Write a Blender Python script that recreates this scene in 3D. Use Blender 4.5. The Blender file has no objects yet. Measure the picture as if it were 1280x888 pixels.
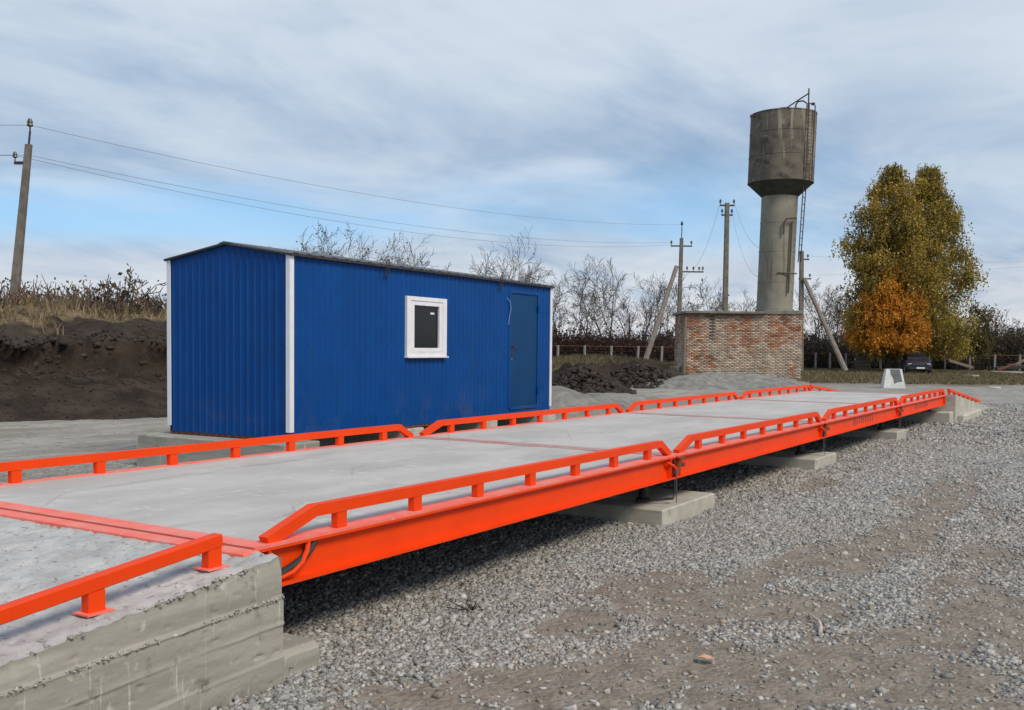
import bpy, math, random
import numpy as np
from mathutils import Vector, Matrix

random.seed(7)
rng = np.random.default_rng(11)
scene = bpy.context.scene
COL = scene.collection

# ------------------------------------------------------------------ camera
FL, YAW, PITCH, ROLL = 1248.58, 0.5558, -0.0446, 0.010
CAM = np.array([3.474, -3.3065, 1.5566])
PCX, PCY, PW, PH = 640.0, 490.0, 1280.0, 888.0
_f = np.array([-math.sin(YAW) * math.cos(PITCH), math.cos(YAW) * math.cos(PITCH), math.sin(PITCH)])
_r0 = np.array([math.cos(YAW), math.sin(YAW), 0.0])
_u0 = np.cross(_r0, _f)
_r = _r0 * math.cos(ROLL) + _u0 * math.sin(ROLL)
_u = -_r0 * math.sin(ROLL) + _u0 * math.cos(ROLL)
cam_data = bpy.data.cameras.new("camera")
cam = bpy.data.objects.new("camera", cam_data)
COL.objects.link(cam)
cam.matrix_world = Matrix(((_r[0], _u[0], -_f[0], CAM[0]), (_r[1], _u[1], -_f[1], CAM[1]),
                           (_r[2], _u[2], -_f[2], CAM[2]), (0, 0, 0, 1)))
cam_data.sensor_fit = 'HORIZONTAL'
cam_data.sensor_width = 36.0
cam_data.lens = FL / PW * 36.0
cam_data.shift_y = (PCY - PH / 2) / PW
cam_data.clip_start = 0.05
cam_data.clip_end = 6000
scene.camera = cam

def ray(px, py):
    return _f + _r * (px - PCX) / FL + _u * (PCY - py) / FL
def on_z(px, py, z=0.0):
    d = ray(px, py); return CAM + d * (z - CAM[2]) / d[2]
def at_depth(px, py, dep):
    return CAM + ray(px, py) * dep

# ------------------------------------------------------------------ light
SUN_EL, SUN_AZ = math.radians(46), math.radians(108)     # azimuth clockwise from +Y
SUN_DIR = Vector((math.sin(SUN_AZ) * math.cos(SUN_EL), math.cos(SUN_AZ) * math.cos(SUN_EL), math.sin(SUN_EL)))
sun_data = bpy.data.lights.new("sun", 'SUN')
sun_data.energy = 1.5
sun_data.angle = math.radians(20)
sun_data.color = (1.0, 0.90, 0.76)
sun = bpy.data.objects.new("sun", sun_data)
COL.objects.link(sun)
sun.rotation_euler = (-SUN_DIR).to_track_quat('-Z', 'Y').to_euler()

world = bpy.data.worlds.new("World")
scene.world = world
world.use_nodes = True
wt = world.node_tree
wt.nodes.clear()
def wn(t, **kw):
    n = wt.nodes.new(t)
    for k, v in kw.items(): setattr(n, k, v)
    return n
def wl(a, b): wt.links.new(a, b)
def wmath(op, a, b=None, c=None):
    n = wn('ShaderNodeMath', operation=op)
    for i, v in enumerate((a, b, c)):
        if v is None: continue
        if isinstance(v, (int, float)): n.inputs[i].default_value = v
        else: wl(v, n.inputs[i])
    return n.outputs[0]
def wmix(fac, a, b):
    n = wn('ShaderNodeMix', data_type='RGBA')
    if isinstance(fac, (int, float)): n.inputs[0].default_value = fac
    else: wl(fac, n.inputs[0])
    for i, v in ((6, a), (7, b)):
        if isinstance(v, tuple): n.inputs[i].default_value = (*v, 1)
        else: wl(v, n.inputs[i])
    return n.outputs[2]
def wramp(v, lo, hi, interp='SMOOTHSTEP'):
    n = wn('ShaderNodeMapRange', interpolation_type=interp)
    wl(v, n.inputs[0]); n.inputs[1].default_value = lo; n.inputs[2].default_value = hi
    return n.outputs[0]
sky = wn('ShaderNodeTexSky', sky_type='NISHITA')
sky.sun_disc = False
sky.sun_elevation = SUN_EL
sky.sun_rotation = SUN_AZ
sky.air_density = 1.0; sky.dust_density = 0.6; sky.ozone_density = 1.5
tc = wn('ShaderNodeTexCoord')
sp = wn('ShaderNodeSeparateXYZ'); wl(tc.outputs['Generated'], sp.inputs[0])
zc = wmath('MAXIMUM', sp.outputs[2], 0.0)
den = wmath('ADD', zc, 0.13)
cxyz = wn('ShaderNodeCombineXYZ')
wl(wmath('DIVIDE', sp.outputs[0], den), cxyz.inputs[0])
wl(wmath('DIVIDE', sp.outputs[1], den), cxyz.inputs[1])
cxyz.inputs[2].default_value = 0.35
def wnoise(scale, detail, rough, dist, off=(0, 0, 0), st=(1, 1, 1), rot=0.0):
    m = wn('ShaderNodeMapping'); wl(cxyz.outputs[0], m.inputs[0])
    m.inputs['Location'].default_value = off; m.inputs['Scale'].default_value = st
    m.inputs['Rotation'].default_value = (0, 0, rot)
    n = wn('ShaderNodeTexNoise'); wl(m.outputs[0], n.inputs['Vector'])
    n.inputs['Scale'].default_value = scale; n.inputs['Detail'].default_value = detail
    n.inputs['Roughness'].default_value = rough; n.inputs['Distortion'].default_value = dist
    return n.outputs['Fac']
EXPO = 0.98
scene.view_settings.view_transform = 'Standard'
scene.view_settings.look = 'None'
scene.view_settings.gamma = 1.0
scene.view_settings.use_curve_mapping = False
scene.view_settings.exposure = EXPO
SK = 10.0 / (2 ** EXPO)
def sc_(r, g, b): return (r * SK, g * SK, b * SK)
n_mid = wnoise(1.15, 7, 0.58, 0.6, (0.4, 5.2, 0), (1, 0.7, 1), 0.7)
GOFF = (11.1, 5.5, 0); BOFF = (5.5, 8.8, 0)
n_gap = wnoise(0.30, 5, 0.5, 0.4, GOFF, (1, 0.8, 1), 0.2)
n_big = wnoise(0.42, 5, 0.55, 0.5, BOFF, (1, 1, 1), 0.4)
body = wmath('ADD', wmath('MULTIPLY', n_big, 0.6), wmath('MULTIPLY', n_mid, 0.4))
cl = wmix(wramp(body, 0.38, 0.60), sc_(0.26, 0.39, 0.575), sc_(0.66, 0.735, 0.815))
low = wramp(zc, 0.13, 0.015)
cream = wmath('MULTIPLY', low, wramp(n_mid, 0.28, 0.52))
cl = wmix(wmath('MULTIPLY', cream, 0.85), cl, sc_(0.74, 0.735, 0.77))
band = wmath('MULTIPLY', wramp(zc, 0.075, 0.11), wramp(zc, 0.20, 0.13))
gap = wmath('MULTIPLY', wmath('MULTIPLY', band, wramp(n_gap, 0.44, 0.58)), 0.85)
skyblue = wmix(0.75, sky.outputs[0], sc_(0.17, 0.45, 0.80))
skycol = wmix(gap, cl, skyblue)
skycol = wmix(0.06, skycol, sky.outputs[0])
bg = wn('ShaderNodeBackground'); bg.inputs['Strength'].default_value = 0.1
wl(skycol, bg.inputs['Color'])
wo = wn('ShaderNodeOutputWorld'); wl(bg.outputs[0], wo.inputs['Surface'])

# ------------------------------------------------------------------ noise (numpy)
def _hash(ix, iy, seed):
    h = (ix.astype(np.int64) * 374761393 + iy.astype(np.int64) * 668265263 + seed * 1442695041) & 0xffffffff
    h = ((h ^ (h >> 13)) * 1274126177) & 0xffffffff
    return ((h ^ (h >> 16)) & 0xffff) / 65535.0
def vnoise(x, y, seed=0):
    x = np.asarray(x, float); y = np.asarray(y, float)
    ix = np.floor(x); iy = np.floor(y); fx = x - ix; fy = y - iy
    fx = fx * fx * (3 - 2 * fx); fy = fy * fy * (3 - 2 * fy)
    a = _hash(ix, iy, seed); b = _hash(ix + 1, iy, seed); c = _hash(ix, iy + 1, seed); d = _hash(ix + 1, iy + 1, seed)
    return (a * (1 - fx) + b * fx) * (1 - fy) + (c * (1 - fx) + d * fx) * fy
def fbm(x, y, octv=4, seed=0, gain=0.5):
    s = 0; a = 1; t = 0
    for k in range(octv):
        s = s + a * vnoise(x * 2 ** k, y * 2 ** k, seed + k * 17); t += a; a *= gain
    return s / t
def sstep(x, a, b):
    t = np.clip((x - a) / (b - a), 0, 1); return t * t * (3 - 2 * t)

# ------------------------------------------------------------------ object helpers
def tag(o, label=None, cat=None, group=None, kind=None):
    if label: o["label"] = label
    if cat: o["category"] = cat
    if group: o["group"] = group
    if kind: o["kind"] = kind
    return o
def empty(name, loc, label=None, cat=None, group=None, rz=0.0):
    o = bpy.data.objects.new(name, None); COL.objects.link(o)
    o.location = tuple(float(v) for v in loc); o.rotation_euler = (0, 0, rz)
    o.empty_display_size = 0.2
    return tag(o, label, cat, group)
def link(name, me, parent=None, loc=(0, 0, 0), rot=(0, 0, 0)):
    o = bpy.data.objects.new(name, me); COL.objects.link(o)
    o.parent = parent; o.location = loc; o.rotation_euler = rot
    return o
def np_mesh(name, verts, faces, mat, cols=None, smooth=False):
    """faces: int array (n,3) or (n,4); cols: per-face rgb"""
    me = bpy.data.meshes.new(name)
    verts = np.ascontiguousarray(verts, dtype=np.float32); faces = np.ascontiguousarray(faces, dtype=np.int32)
    n, k = faces.shape
    me.vertices.add(len(verts)); me.vertices.foreach_set("co", verts.ravel())
    me.loops.add(n * k); me.loops.foreach_set("vertex_index", faces.ravel())
    me.polygons.add(n); me.polygons.foreach_set("loop_start", np.arange(0, n * k, k, dtype=np.int32))
    me.polygons.foreach_set("loop_total", np.full(n, k, dtype=np.int32))
    if smooth: me.polygons.foreach_set("use_smooth", np.ones(n, dtype=bool))
    if cols is not None:
        at = me.attributes.new("tint", 'FLOAT_COLOR', 'FACE')
        c4 = np.ones((n, 4), np.float32); c4[:, :3] = cols; at.data.foreach_set("color", c4.ravel())
    me.update(calc_edges=True)
    me.materials.append(mat)
    return me

class MB:
    """collects shapes in coordinates local to a thing's base point"""
    def __init__(s, org=(0, 0, 0)): s.v = []; s.f = []; s.org = Vector(org)
    def add(s, vs, fs):
        n = len(s.v); s.v += [Vector(p) - s.org for p in vs]; s.f += [tuple(i + n for i in f) for f in fs]; return s
    def box(s, x0, x1, y0, y1, z0, z1, bev=0.0):
        return s.obox(((x0 + x1) / 2, (y0 + y1) / 2, (z0 + z1) / 2), (x1 - x0, y1 - y0, z1 - z0), bev=bev)
    def obox(s, c, size, X=(1, 0, 0), Y=(0, 1, 0), Z=(0, 0, 1), bev=0.0):
        c = Vector(c); X = Vector(X); Y = Vector(Y); Z = Vector(Z); a, b, d = (q / 2 for q in size)
        if bev <= 0:
            vs = [c + X * a * i + Y * b * j + Z * d * k for k in (-1, 1) for (i, j) in ((-1, -1), (1, -1), (1, 1), (-1, 1))]
            return s.add(vs, [(0, 3, 2, 1), (4, 5, 6, 7), (0, 1, 5, 4), (1, 2, 6, 5), (2, 3, 7, 6), (3, 0, 4, 7)])
        e = min(bev, a * .8, b * .8, d * .8)
        vs = []; idx = {}
        for k in (-1, 1):
            for j in (-1, 1):
                for i in (-1, 1):
                    for ax in range(3):
                        p = [a * i, b * j, d * k]
                        for m in range(3):
                            if m != ax: p[m] -= e * (i, j, k)[m]
                        idx[(i, j, k, ax)] = len(vs); vs.append(c + X * p[0] + Y * p[1] + Z * p[2])
        fs = []
        for ax in range(3):
            o1, o2 = [m for m in range(3) if m != ax]
            for sg in (-1, 1):
                q = []
                for (m, n) in ((-1, -1), (1, -1), (1, 1), (-1, 1)):
                    t = [0, 0, 0]; t[ax] = sg; t[o1] = m; t[o2] = n; q.append(idx[(*t, ax)])
                fs.append(tuple(q))
            for m in (-1, 1):
                for n in (-1, 1):
                    t = [0, 0, 0]; t[o1] = m; t[o2] = n
                    t0 = list(t); t0[ax] = -1; t1 = list(t); t1[ax] = 1
                    fs.append((idx[(*t0, o1)], idx[(*t1, o1)], idx[(*t1, o2)], idx[(*t0, o2)]))
        for k in (-1, 1):
            for j in (-1, 1):
                for i in (-1, 1): fs.append(tuple(idx[(i, j, k, ax)] for ax in range(3)))
        return s.add(vs, fs)
    def bar(s, p, q, w, h, up=(0, 0, 1), bev=0.0):
        p = Vector(p); q = Vector(q); d = q - p; L = d.length; Y = d / L
        X = Y.cross(Vector(up)).normalized(); Z = X.cross(Y)
        return s.obox((p + q) / 2, (w, L, h), X, Y, Z, bev)
    def tube(s, pts, rad, n=8, cap=True):
        pts = [Vector(p) for p in pts]
        if isinstance(rad, (int, float)): rad = [rad] * len(pts)
        vs = []; fs = []
        ref = None
        for i, p in enumerate(pts):
            d = (pts[min(i + 1, len(pts) - 1)] - pts[max(i - 1, 0)]).normalized()
            if ref is None:
                ref = d.orthogonal().normalized()
            ref = (ref - d * ref.dot(d)).normalized(); b = d.cross(ref)
            for k in range(n):
                a = 2 * math.pi * k / n
                vs.append(p + (ref * math.cos(a) + b * math.sin(a)) * rad[i])
        for i in range(len(pts) - 1):
            for k in range(n):
                fs.append((i * n + k, i * n + (k + 1) % n, (i + 1) * n + (k + 1) % n, (i + 1) * n + k))
        if cap:
            fs.append(tuple(range(n - 1, -1, -1))); fs.append(tuple((len(pts) - 1) * n + k for k in range(n)))
        return s.add(vs, fs)
    def lathe(s, c, prof, n=40, cap0=True, cap1=True):
        c = Vector(c); vs = []; fs = []
        for (r, z) in prof:
            for k in range(n):
                a = 2 * math.pi * k / n; vs.append(c + Vector((r * math.cos(a), r * math.sin(a), z)))
        for i in range(len(prof) - 1):
            for k in range(n):
                fs.append((i * n + k, i * n + (k + 1) % n, (i + 1) * n + (k + 1) % n, (i + 1) * n + k))
        if cap0: fs.append(tuple(range(n - 1, -1, -1)))
        if cap1: fs.append(tuple((len(prof) - 1) * n + k for k in range(n)))
        return s.add(vs, fs)
    def prism(s, poly, axis_vec):
        n = len(poly); a = Vector(axis_vec); vs = [Vector(p) for p in poly] + [Vector(p) + a for p in poly]
        fs = [tuple(range(n - 1, -1, -1)), tuple(range(n, 2 * n))] + [(i, (i + 1) % n, n + (i + 1) % n, n + i) for i in range(n)]
        return s.add(vs, fs)
    def mesh(s, name, mat, smooth=False):
        me = bpy.data.meshes.new(name); me.from_pydata(s.v, [], s.f); me.materials.append(mat)
        import bmesh
        bm = bmesh.new(); bm.from_mesh(me); bmesh.ops.recalc_face_normals(bm, faces=bm.faces); bm.to_mesh(me); bm.free()
        if smooth:
            me.polygons.foreach_set("use_smooth", np.ones(len(me.polygons), dtype=bool))
            try: me.set_sharp_from_angle(angle=math.radians(35))
            except Exception: pass
        me.update(); return me
    def build(s, name, mat, parent=None, smooth=False):
        return link(name, s.mesh(name, mat, smooth), parent)
    def thing(s, name, mat, label, cat, group=None, smooth=False):
        o = s.build(name, mat, None, smooth); o.location = s.org
        return tag(o, label, cat, group)

# ------------------------------------------------------------------ materials
def mat_new(name):
    m = bpy.data.materials.new(name); m.use_nodes = True
    nt = m.node_tree; b = nt.nodes['Principled BSDF']
    return m, nt, b
def N(nt, t, **kw):
    n = nt.nodes.new(t)
    for k, v in kw.items(): setattr(n, k, v)
    return n
def noise_node(nt, scale, detail=5, rough=0.55, dist=0.0, coord='Object', st=(1, 1, 1), off=(0, 0, 0)):
    t = N(nt, 'ShaderNodeTexCoord'); m = N(nt, 'ShaderNodeMapping')
    nt.links.new(t.outputs[coord], m.inputs[0]); m.inputs['Scale'].default_value = st; m.inputs['Location'].default_value = off
    n = N(nt, 'ShaderNodeTexNoise'); nt.links.new(m.outputs[0], n.inputs['Vector'])
    n.inputs['Scale'].default_value = scale; n.inputs['Detail'].default_value = detail
    n.inputs['Roughness'].default_value = rough; n.inputs['Distortion'].default_value = dist
    return n.outputs['Fac']
def rmp(nt, v, lo, hi):
    n = N(nt, 'ShaderNodeMapRange', interpolation_type='SMOOTHSTEP'); nt.links.new(v, n.inputs[0])
    n.inputs[1].default_value = lo; n.inputs[2].default_value = hi; return n.outputs[0]
def mixc(nt, fac, a, b, mode='MIX'):
    n = N(nt, 'ShaderNodeMix', data_type='RGBA', blend_type=mode)
    if isinstance(fac, (int, float)): n.inputs[0].default_value = fac
    else: nt.links.new(fac, n.inputs[0])
    for i, v in ((6, a), (7, b)):
        if isinstance(v, tuple): n.inputs[i].default_value = (*v, 1)
        else: nt.links.new(v, n.inputs[i])
    return n.outputs[2]
def mth(nt, op, a, b):
    n = N(nt, 'ShaderNodeMath', operation=op)
    for i, v in enumerate((a, b)):
        if isinstance(v, (int, float)): n.inputs[i].default_value = v
        else: nt.links.new(v, n.inputs[i])
    return n.outputs[0]
def bump(nt, b, h, strength=0.4, dist=0.01):
    n = N(nt, 'ShaderNodeBump'); n.inputs['Strength'].default_value = strength; n.inputs['Distance'].default_value = dist
    nt.links.new(h, n.inputs['Height']); nt.links.new(n.outputs[0], b.inputs['Normal'])
def simple(name, c0, c1, scale=4, rough=0.7, lo=0.35, hi=0.65, spots=None, bmp=None, metal=0.0, st=(1, 1, 1), spec=None, streak=None):
    """two-tone noise; spots=(colour, scale, lo, hi); bmp=(scale, strength, dist)"""
    m, nt, b = mat_new(name)
    col = mixc(nt, rmp(nt, noise_node(nt, scale, 6, .6, .3, st=st), lo, hi), c0, c1)
    if spots:
        for (sc, s_, l_, h_) in (spots if isinstance(spots, list) else [spots]):
            col = mixc(nt, rmp(nt, noise_node(nt, s_, 6, .65, .2, off=(3.3, 1.1, 7.7)), l_, h_), col, sc)
    if streak:
        sc, s_, l_, h_ = streak
        col = mixc(nt, rmp(nt, noise_node(nt, s_, 5, .6, .1, st=(1, 1, .07), off=(1.3, 4.1, 0)), l_, h_), col, sc)
    nt.links.new(col, b.inputs['Base Color'])
    b.inputs['Roughness'].default_value = rough; b.inputs['Metallic'].default_value = metal
    if spec is not None: b.inputs['Specular IOR Level'].default_value = spec
    if bmp: bump(nt, b, noise_node(nt, bmp[0], 7, .65, 0), bmp[1], bmp[2])
    return m
def tinted(name, rough=0.8, var=None, trans=0.0, mul=(1, 1, 1)):
    m, nt, b = mat_new(name)
    a = N(nt, 'ShaderNodeAttribute', attribute_name='tint')
    col = a.outputs['Color']
    if mul != (1, 1, 1): col = mixc(nt, 1.0, col, mul, 'MULTIPLY')
    if var: col = mixc(nt, rmp(nt, noise_node(nt, var, 5), .3, .7), mixc(nt, 1.0, col, (.6, .6, .6), 'MULTIPLY'), col)
    nt.links.new(col, b.inputs['Base Color']); b.inputs['Roughness'].default_value = rough
    if trans > 0:
        t = N(nt, 'ShaderNodeBsdfTranslucent'); nt.links.new(col, t.inputs['Color'])
        mx = N(nt, 'ShaderNodeMixShader'); mx.inputs[0].default_value = trans
        nt.links.new(b.outputs[0], mx.inputs[1]); nt.links.new(t.outputs[0], mx.inputs[2])
        nt.links.new(mx.outputs[0], nt.nodes['Material Output'].inputs['Surface'])
    return m

M = {}
M['orange'] = simple('orange_paint', (.82, .056, .0015), (.76, .050, .0015), 3, .5, spots=[((.60, .10, .04), 7, .60, .80), ((.36, .07, .035), 38, .66, .76)], bmp=(60, .06, .002), spec=.22)
M['orange_deck'] = simple('sheen_dusty_orange_paint', (.85, .15, .10), (.80, .23, .18), 5, .6, spots=[((.52, .40, .37), 12, .60, .78)])  # pinkish tone is sky sheen painted into the orange; greyish spots are dust
M['joint'] = simple('sheen_dusty_red_joint', (.50, .19, .16), (.46, .30, .28), 4, .65, spots=[((.44, .42, .42), 10, .55, .7)])  # pink cast imitates sky sheen on flat steel, with grey dust spots
M['deck0'] = simple('deck_concrete', (.40, .385, .37), (.48, .46, .445), 1.6, .8, .36, .64,
                   spots=[((.345, .33, .315), 2.4, .58, .80), ((.56, .54, .52), 9, .56, .72), ((.30, .28, .265), 26, .60, .74)], bmp=(45, .12, .004), st=(1, .45, 1))
def deck_mat():
    m, nt, b = mat_new('deck_concrete')
    col = mixc(nt, rmp(nt, noise_node(nt, 1.8, 6, .6, .3, st=(1, .45, 1)), .36, .64), (.405, .382, .358), (.49, .465, .44))
    col = mixc(nt, rmp(nt, noise_node(nt, 2.6, 6, .7, .6, st=(1.6, .22, 1), off=(2, 5, 0)), .56, .74), col, (.31, .29, .27))      # tyre scuffs along the deck
    col = mixc(nt, rmp(nt, noise_node(nt, 9, 6, .65, .2, st=(.5, 1.4, 1), off=(7, 1, 0)), .57, .72), col, (.57, .545, .52))       # trowel smears
    col = mixc(nt, rmp(nt, noise_node(nt, 60, 4, .7, 0), .60, .74), col, (.27, .25, .235))
    v = N(nt, 'ShaderNodeTexVoronoi', feature='DISTANCE_TO_EDGE'); t = N(nt, 'ShaderNodeTexCoord'); mp = N(nt, 'ShaderNodeMapping')
    nn = N(nt, 'ShaderNodeTexNoise'); nn.inputs['Scale'].default_value = 3.0; nt.links.new(t.outputs['Object'], nn.inputs['Vector'])
    ad = N(nt, 'ShaderNodeMix', data_type='VECTOR'); ad.inputs[0].default_value = .12
    nt.links.new(t.outputs['Object'], ad.inputs[4]); nt.links.new(nn.outputs['Color'], ad.inputs[5])
    nt.links.new(ad.outputs[1], v.inputs['Vector']); v.inputs['Scale'].default_value = .55
    crack = mth(nt, 'MULTIPLY', rmp(nt, v.outputs['Distance'], .0045, .001), rmp(nt, noise_node(nt, .9, 3, .5, off=(4, 4, 0)), .48, .58))
    col = mixc(nt, mth(nt, 'MULTIPLY', crack, .35), col, (.16, .15, .14))
    nt.links.new(col, b.inputs['Base Color']); b.inputs['Roughness'].default_value = .82
    bump(nt, b, noise_node(nt, 55, 7, .7), .2, .004)
    return m
M['deck'] = deck_mat()
M['ramp_top'] = simple('rough_concrete', (.36, .352, .342), (.49, .48, .465), 5, .92, spots=[((.20, .195, .19), 30, .58, .66), ((.30, .295, .285), 2, .55, .75), ((.16, .155, .15), 75, .64, .72)], bmp=(120, .7, .006))
M['form'] = simple('formed_concrete', (.25, .238, .20), (.34, .322, .275), 3.0, .85, spots=[((.42, .40, .35), 11, .60, .70), ((.14, .133, .105), 6, .60, .74), ((.10, .095, .08), 55, .70, .76)], bmp=(70, .45, .005), st=(1, .35, 4), streak=((.46, .45, .40), 26, .60, .68))
M['pad'] = simple('pad_concrete', (.37, .35, .29), (.47, .45, .39), 5, .85, spots=[((.27, .25, .20), 8, .6, .75)], bmp=(60, .3, .004))
M['blue'] = simple('blue_paint', (.0, .050, .215), (.0, .058, .245), 2, .5, bmp=(14, .02, .003), streak=((.006, .056, .20), 7, .58, .75), spec=.18)
def muddy(m, lo, hi):
    nt = m.node_tree; b = nt.nodes['Principled BSDF']; src = b.inputs['Base Color'].links[0].from_socket
    t = N(nt, 'ShaderNodeTexCoord'); sx_ = N(nt, 'ShaderNodeSeparateXYZ'); nt.links.new(t.outputs['Object'], sx_.inputs[0])
    splash = mth(nt, 'MULTIPLY', rmp(nt, sx_.outputs[2], hi, lo), rmp(nt, noise_node(nt, 1.3, 7, .7, .4, off=(3, 1, 2)), .50, .68))
    nt.links.new(mixc(nt, mth(nt, 'MULTIPLY', splash, .22), src, (.13, .12, .105)), b.inputs['Base Color'])
muddy(M['blue'], .45, 1.15)
M['door_blue'] = simple('door_blue_paint', (.0, .048, .150), (.0, .040, .132), 1.6, .5, streak=((.004, .048, .12), 6, .58, .75), spec=.2)
M['white'] = simple('white_pvc', (.78, .78, .80), (.72, .72, .74), 8, .4)
M['white_trim'] = simple('white_trim', (.74, .76, .80), (.68, .70, .74), 6, .45, spots=((.5, .48, .44), 14, .7, .8))
M['zinc'] = simple('zinc_sheet', (.16, .16, .165), (.12, .12, .125), 6, .5, metal=.5)
M['rust'] = simple('rusty_steel', (.17, .055, .03), (.10, .04, .028), 14, .85)
M['dark_steel'] = simple('dark_steel', (.035, .033, .032), (.06, .05, .045), 12, .6, metal=.3)
M['stain'] = simple('rust_stain', (.16, .045, .02), (.30, .05, .015), 25, .8)
M['rubber'] = simple('black_rubber', (.018, .018, .02), (.028, .027, .027), 10, .6)
M['mark'] = simple('faded_dark_marking', (.13, .06, .055), (.24, .06, .04), 6, .6, .3, .7)
M['wood'] = simple('old_wood', (.15, .115, .085), (.23, .19, .145), 9, .85, st=(1, 1, 6))
M['pole'] = simple('pole_concrete', (.125, .108, .088), (.19, .168, .14), 3, .9, spots=((.08, .07, .06), 7, .6, .75))
M['brace'] = simple('brace_wood', (.20, .17, .145), (.27, .235, .205), 4, .9)
M['fencepost'] = simple('fence_post_concrete', (.24, .23, .21), (.33, .31, .285), 5, .9)
M['insulator'] = simple('insulator', (.03, .028, .026), (.06, .05, .045), 8, .35)
M['wire'] = simple('wire', (.16, .16, .17), (.13, .13, .14), 3, .6)
M['bark'] = simple('grey_bark', (.105, .085, .07), (.16, .135, .115), 6, .9)
M['bark_dark'] = simple('dark_bark', (.04, .032, .026), (.065, .05, .042), 6, .95)
M['leaf'] = tinted('leaf', .75, None, .42)
M['twig'] = tinted('twig', .9)
M['stone'] = tinted('crushed_stone', .9, 60)
M['brick'] = tinted('brick', .9, 3.0)
M['glass'] = None
m, nt, b = mat_new('dark_glass'); b.inputs['Base Color'].default_value = (.008, .010, .011, 1); b.inputs['Roughness'].default_value = .12
b.inputs['Specular IOR Level'].default_value = .25; M['glass'] = m
M['carpaint'] = simple('car_paint', (.022, .022, .032), (.028, .028, .038), 4, .25)
M['chrome'] = simple('headlamp', (.35, .36, .38), (.45, .46, .48), 9, .2)
M['plate'] = simple('plate_white', (.75, .75, .76), (.68, .68, .7), 9, .5)
M['whitewash'] = simple('whitewashed_concrete', (.66, .67, .65), (.56, .57, .55), 4, .85, spots=((.42, .42, .40), 9, .62, .72), bmp=(30, .3, .01))
M['slate'] = simple('dark_patch', (.10, .105, .10), (.17, .175, .17), 7, .85, .3, .7)
M['mortar'] = simple('mortar', (.40, .37, .33), (.30, .27, .24), 5, .95, bmp=(20, .4, .02))
M['slab_dark'] = simple('weathered_slab', (.14, .125, .105), (.22, .195, .165), 3, .9)
# tower steel: grey-brown weathered with vertical streaks
M['tower'] = simple('weathered_tank_steel', (.072, .059, .043), (.150, .130, .098), 1.0, .8, .35, .65,
                    spots=[((.045, .033, .023), 1.3, .52, .68), ((.26, .235, .19), 2.1, .58, .70), ((.11, .055, .028), 3.0, .62, .74)], streak=((.29, .265, .215), 2.6, .55, .68), bmp=(6, .10, .03))
M['tower_col'] = simple('weathered_column_steel', (.185, .170, .130), (.255, .238, .19), .9, .75, spots=[((.12, .10, .072), 1.2, .56, .76)], streak=((.105, .09, .065), 2.4, .56, .70), bmp=(6, .08, .02))
M['tower_cone'] = simple('green_cone_steel', (.030, .036, .026), (.06, .058, .042), 2, .85)
M['grassblade'] = tinted('dry_grass', .85, None, .15)

# soil
def soil_mat(name, c0, c1, scale=1.5, big=.45):
    m, nt, b = mat_new(name)
    a = N(nt, 'ShaderNodeAttribute', attribute_name='cover')
    n1 = noise_node(nt, scale, 8, .65, .4)
    col = mixc(nt, rmp(nt, n1, .3, .7), c0, c1)
    g = mixc(nt, rmp(nt, noise_node(nt, 3.5, 7, .7), .35, .65), (.13, .10, .055), (.24, .19, .115))
    col = mixc(nt, a.outputs['Fac'], col, g)
    nt.links.new(col, b.inputs['Base Color']); b.inputs['Roughness'].default_value = .95
    b.inputs['Specular IOR Level'].default_value = .15
    bump(nt, b, noise_node(nt, 9, 9, .72), big, .12)
    return m
M['soil'] = soil_mat('dark_soil', (.024, .018, .014), (.068, .051, .039), 1.3, .7)
M['grit'] = soil_mat('grey_screenings', (.17, .163, .145), (.31, .298, .27), 3.0, .7)

# ------------------------------------------------------------------ ground
def blobs(x, y, lst):
    s = np.zeros_like(x)
    for (c, r, amp) in lst:
        s = np.maximum(s, amp * np.exp(-(((x - c[0]) / r[0]) ** 2 + ((y - c[1]) / r[1]) ** 2)))
    return s
def bl(px, py, rx, ry, amp=1.0):
    p = on_z(px, py); return ((p[0], p[1]), (rx, ry), amp)
BROWN = [bl(660, 860, .50, .50), bl(780, 830, .45, .55), bl(540, 885, .35, .25, .9), bl(850, 725, .38, .55, 1.0), bl(900, 790, .30, .4, .55),
         bl(1080, 690, .34, .8), bl(1000, 760, .30, .55), bl(1130, 660, .22, .9), bl(1180, 620, .35, 1.6), bl(1010, 606, .25, .9, .9),
         bl(930, 850, .5, .4, .75), bl(1080, 850, .5, .4, .85), bl(1230, 780, .5, .9, .8), bl(1180, 880, .5, .5, .9), bl(1240, 700, .4, 1.0, .6), bl(720, 760, .25, .3, .8),
         bl(1240, 640, .5, 1.2, .55), bl(900, 888, .6, .4, .8), bl(1060, 575, .3, 1.2, .5)]
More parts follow.
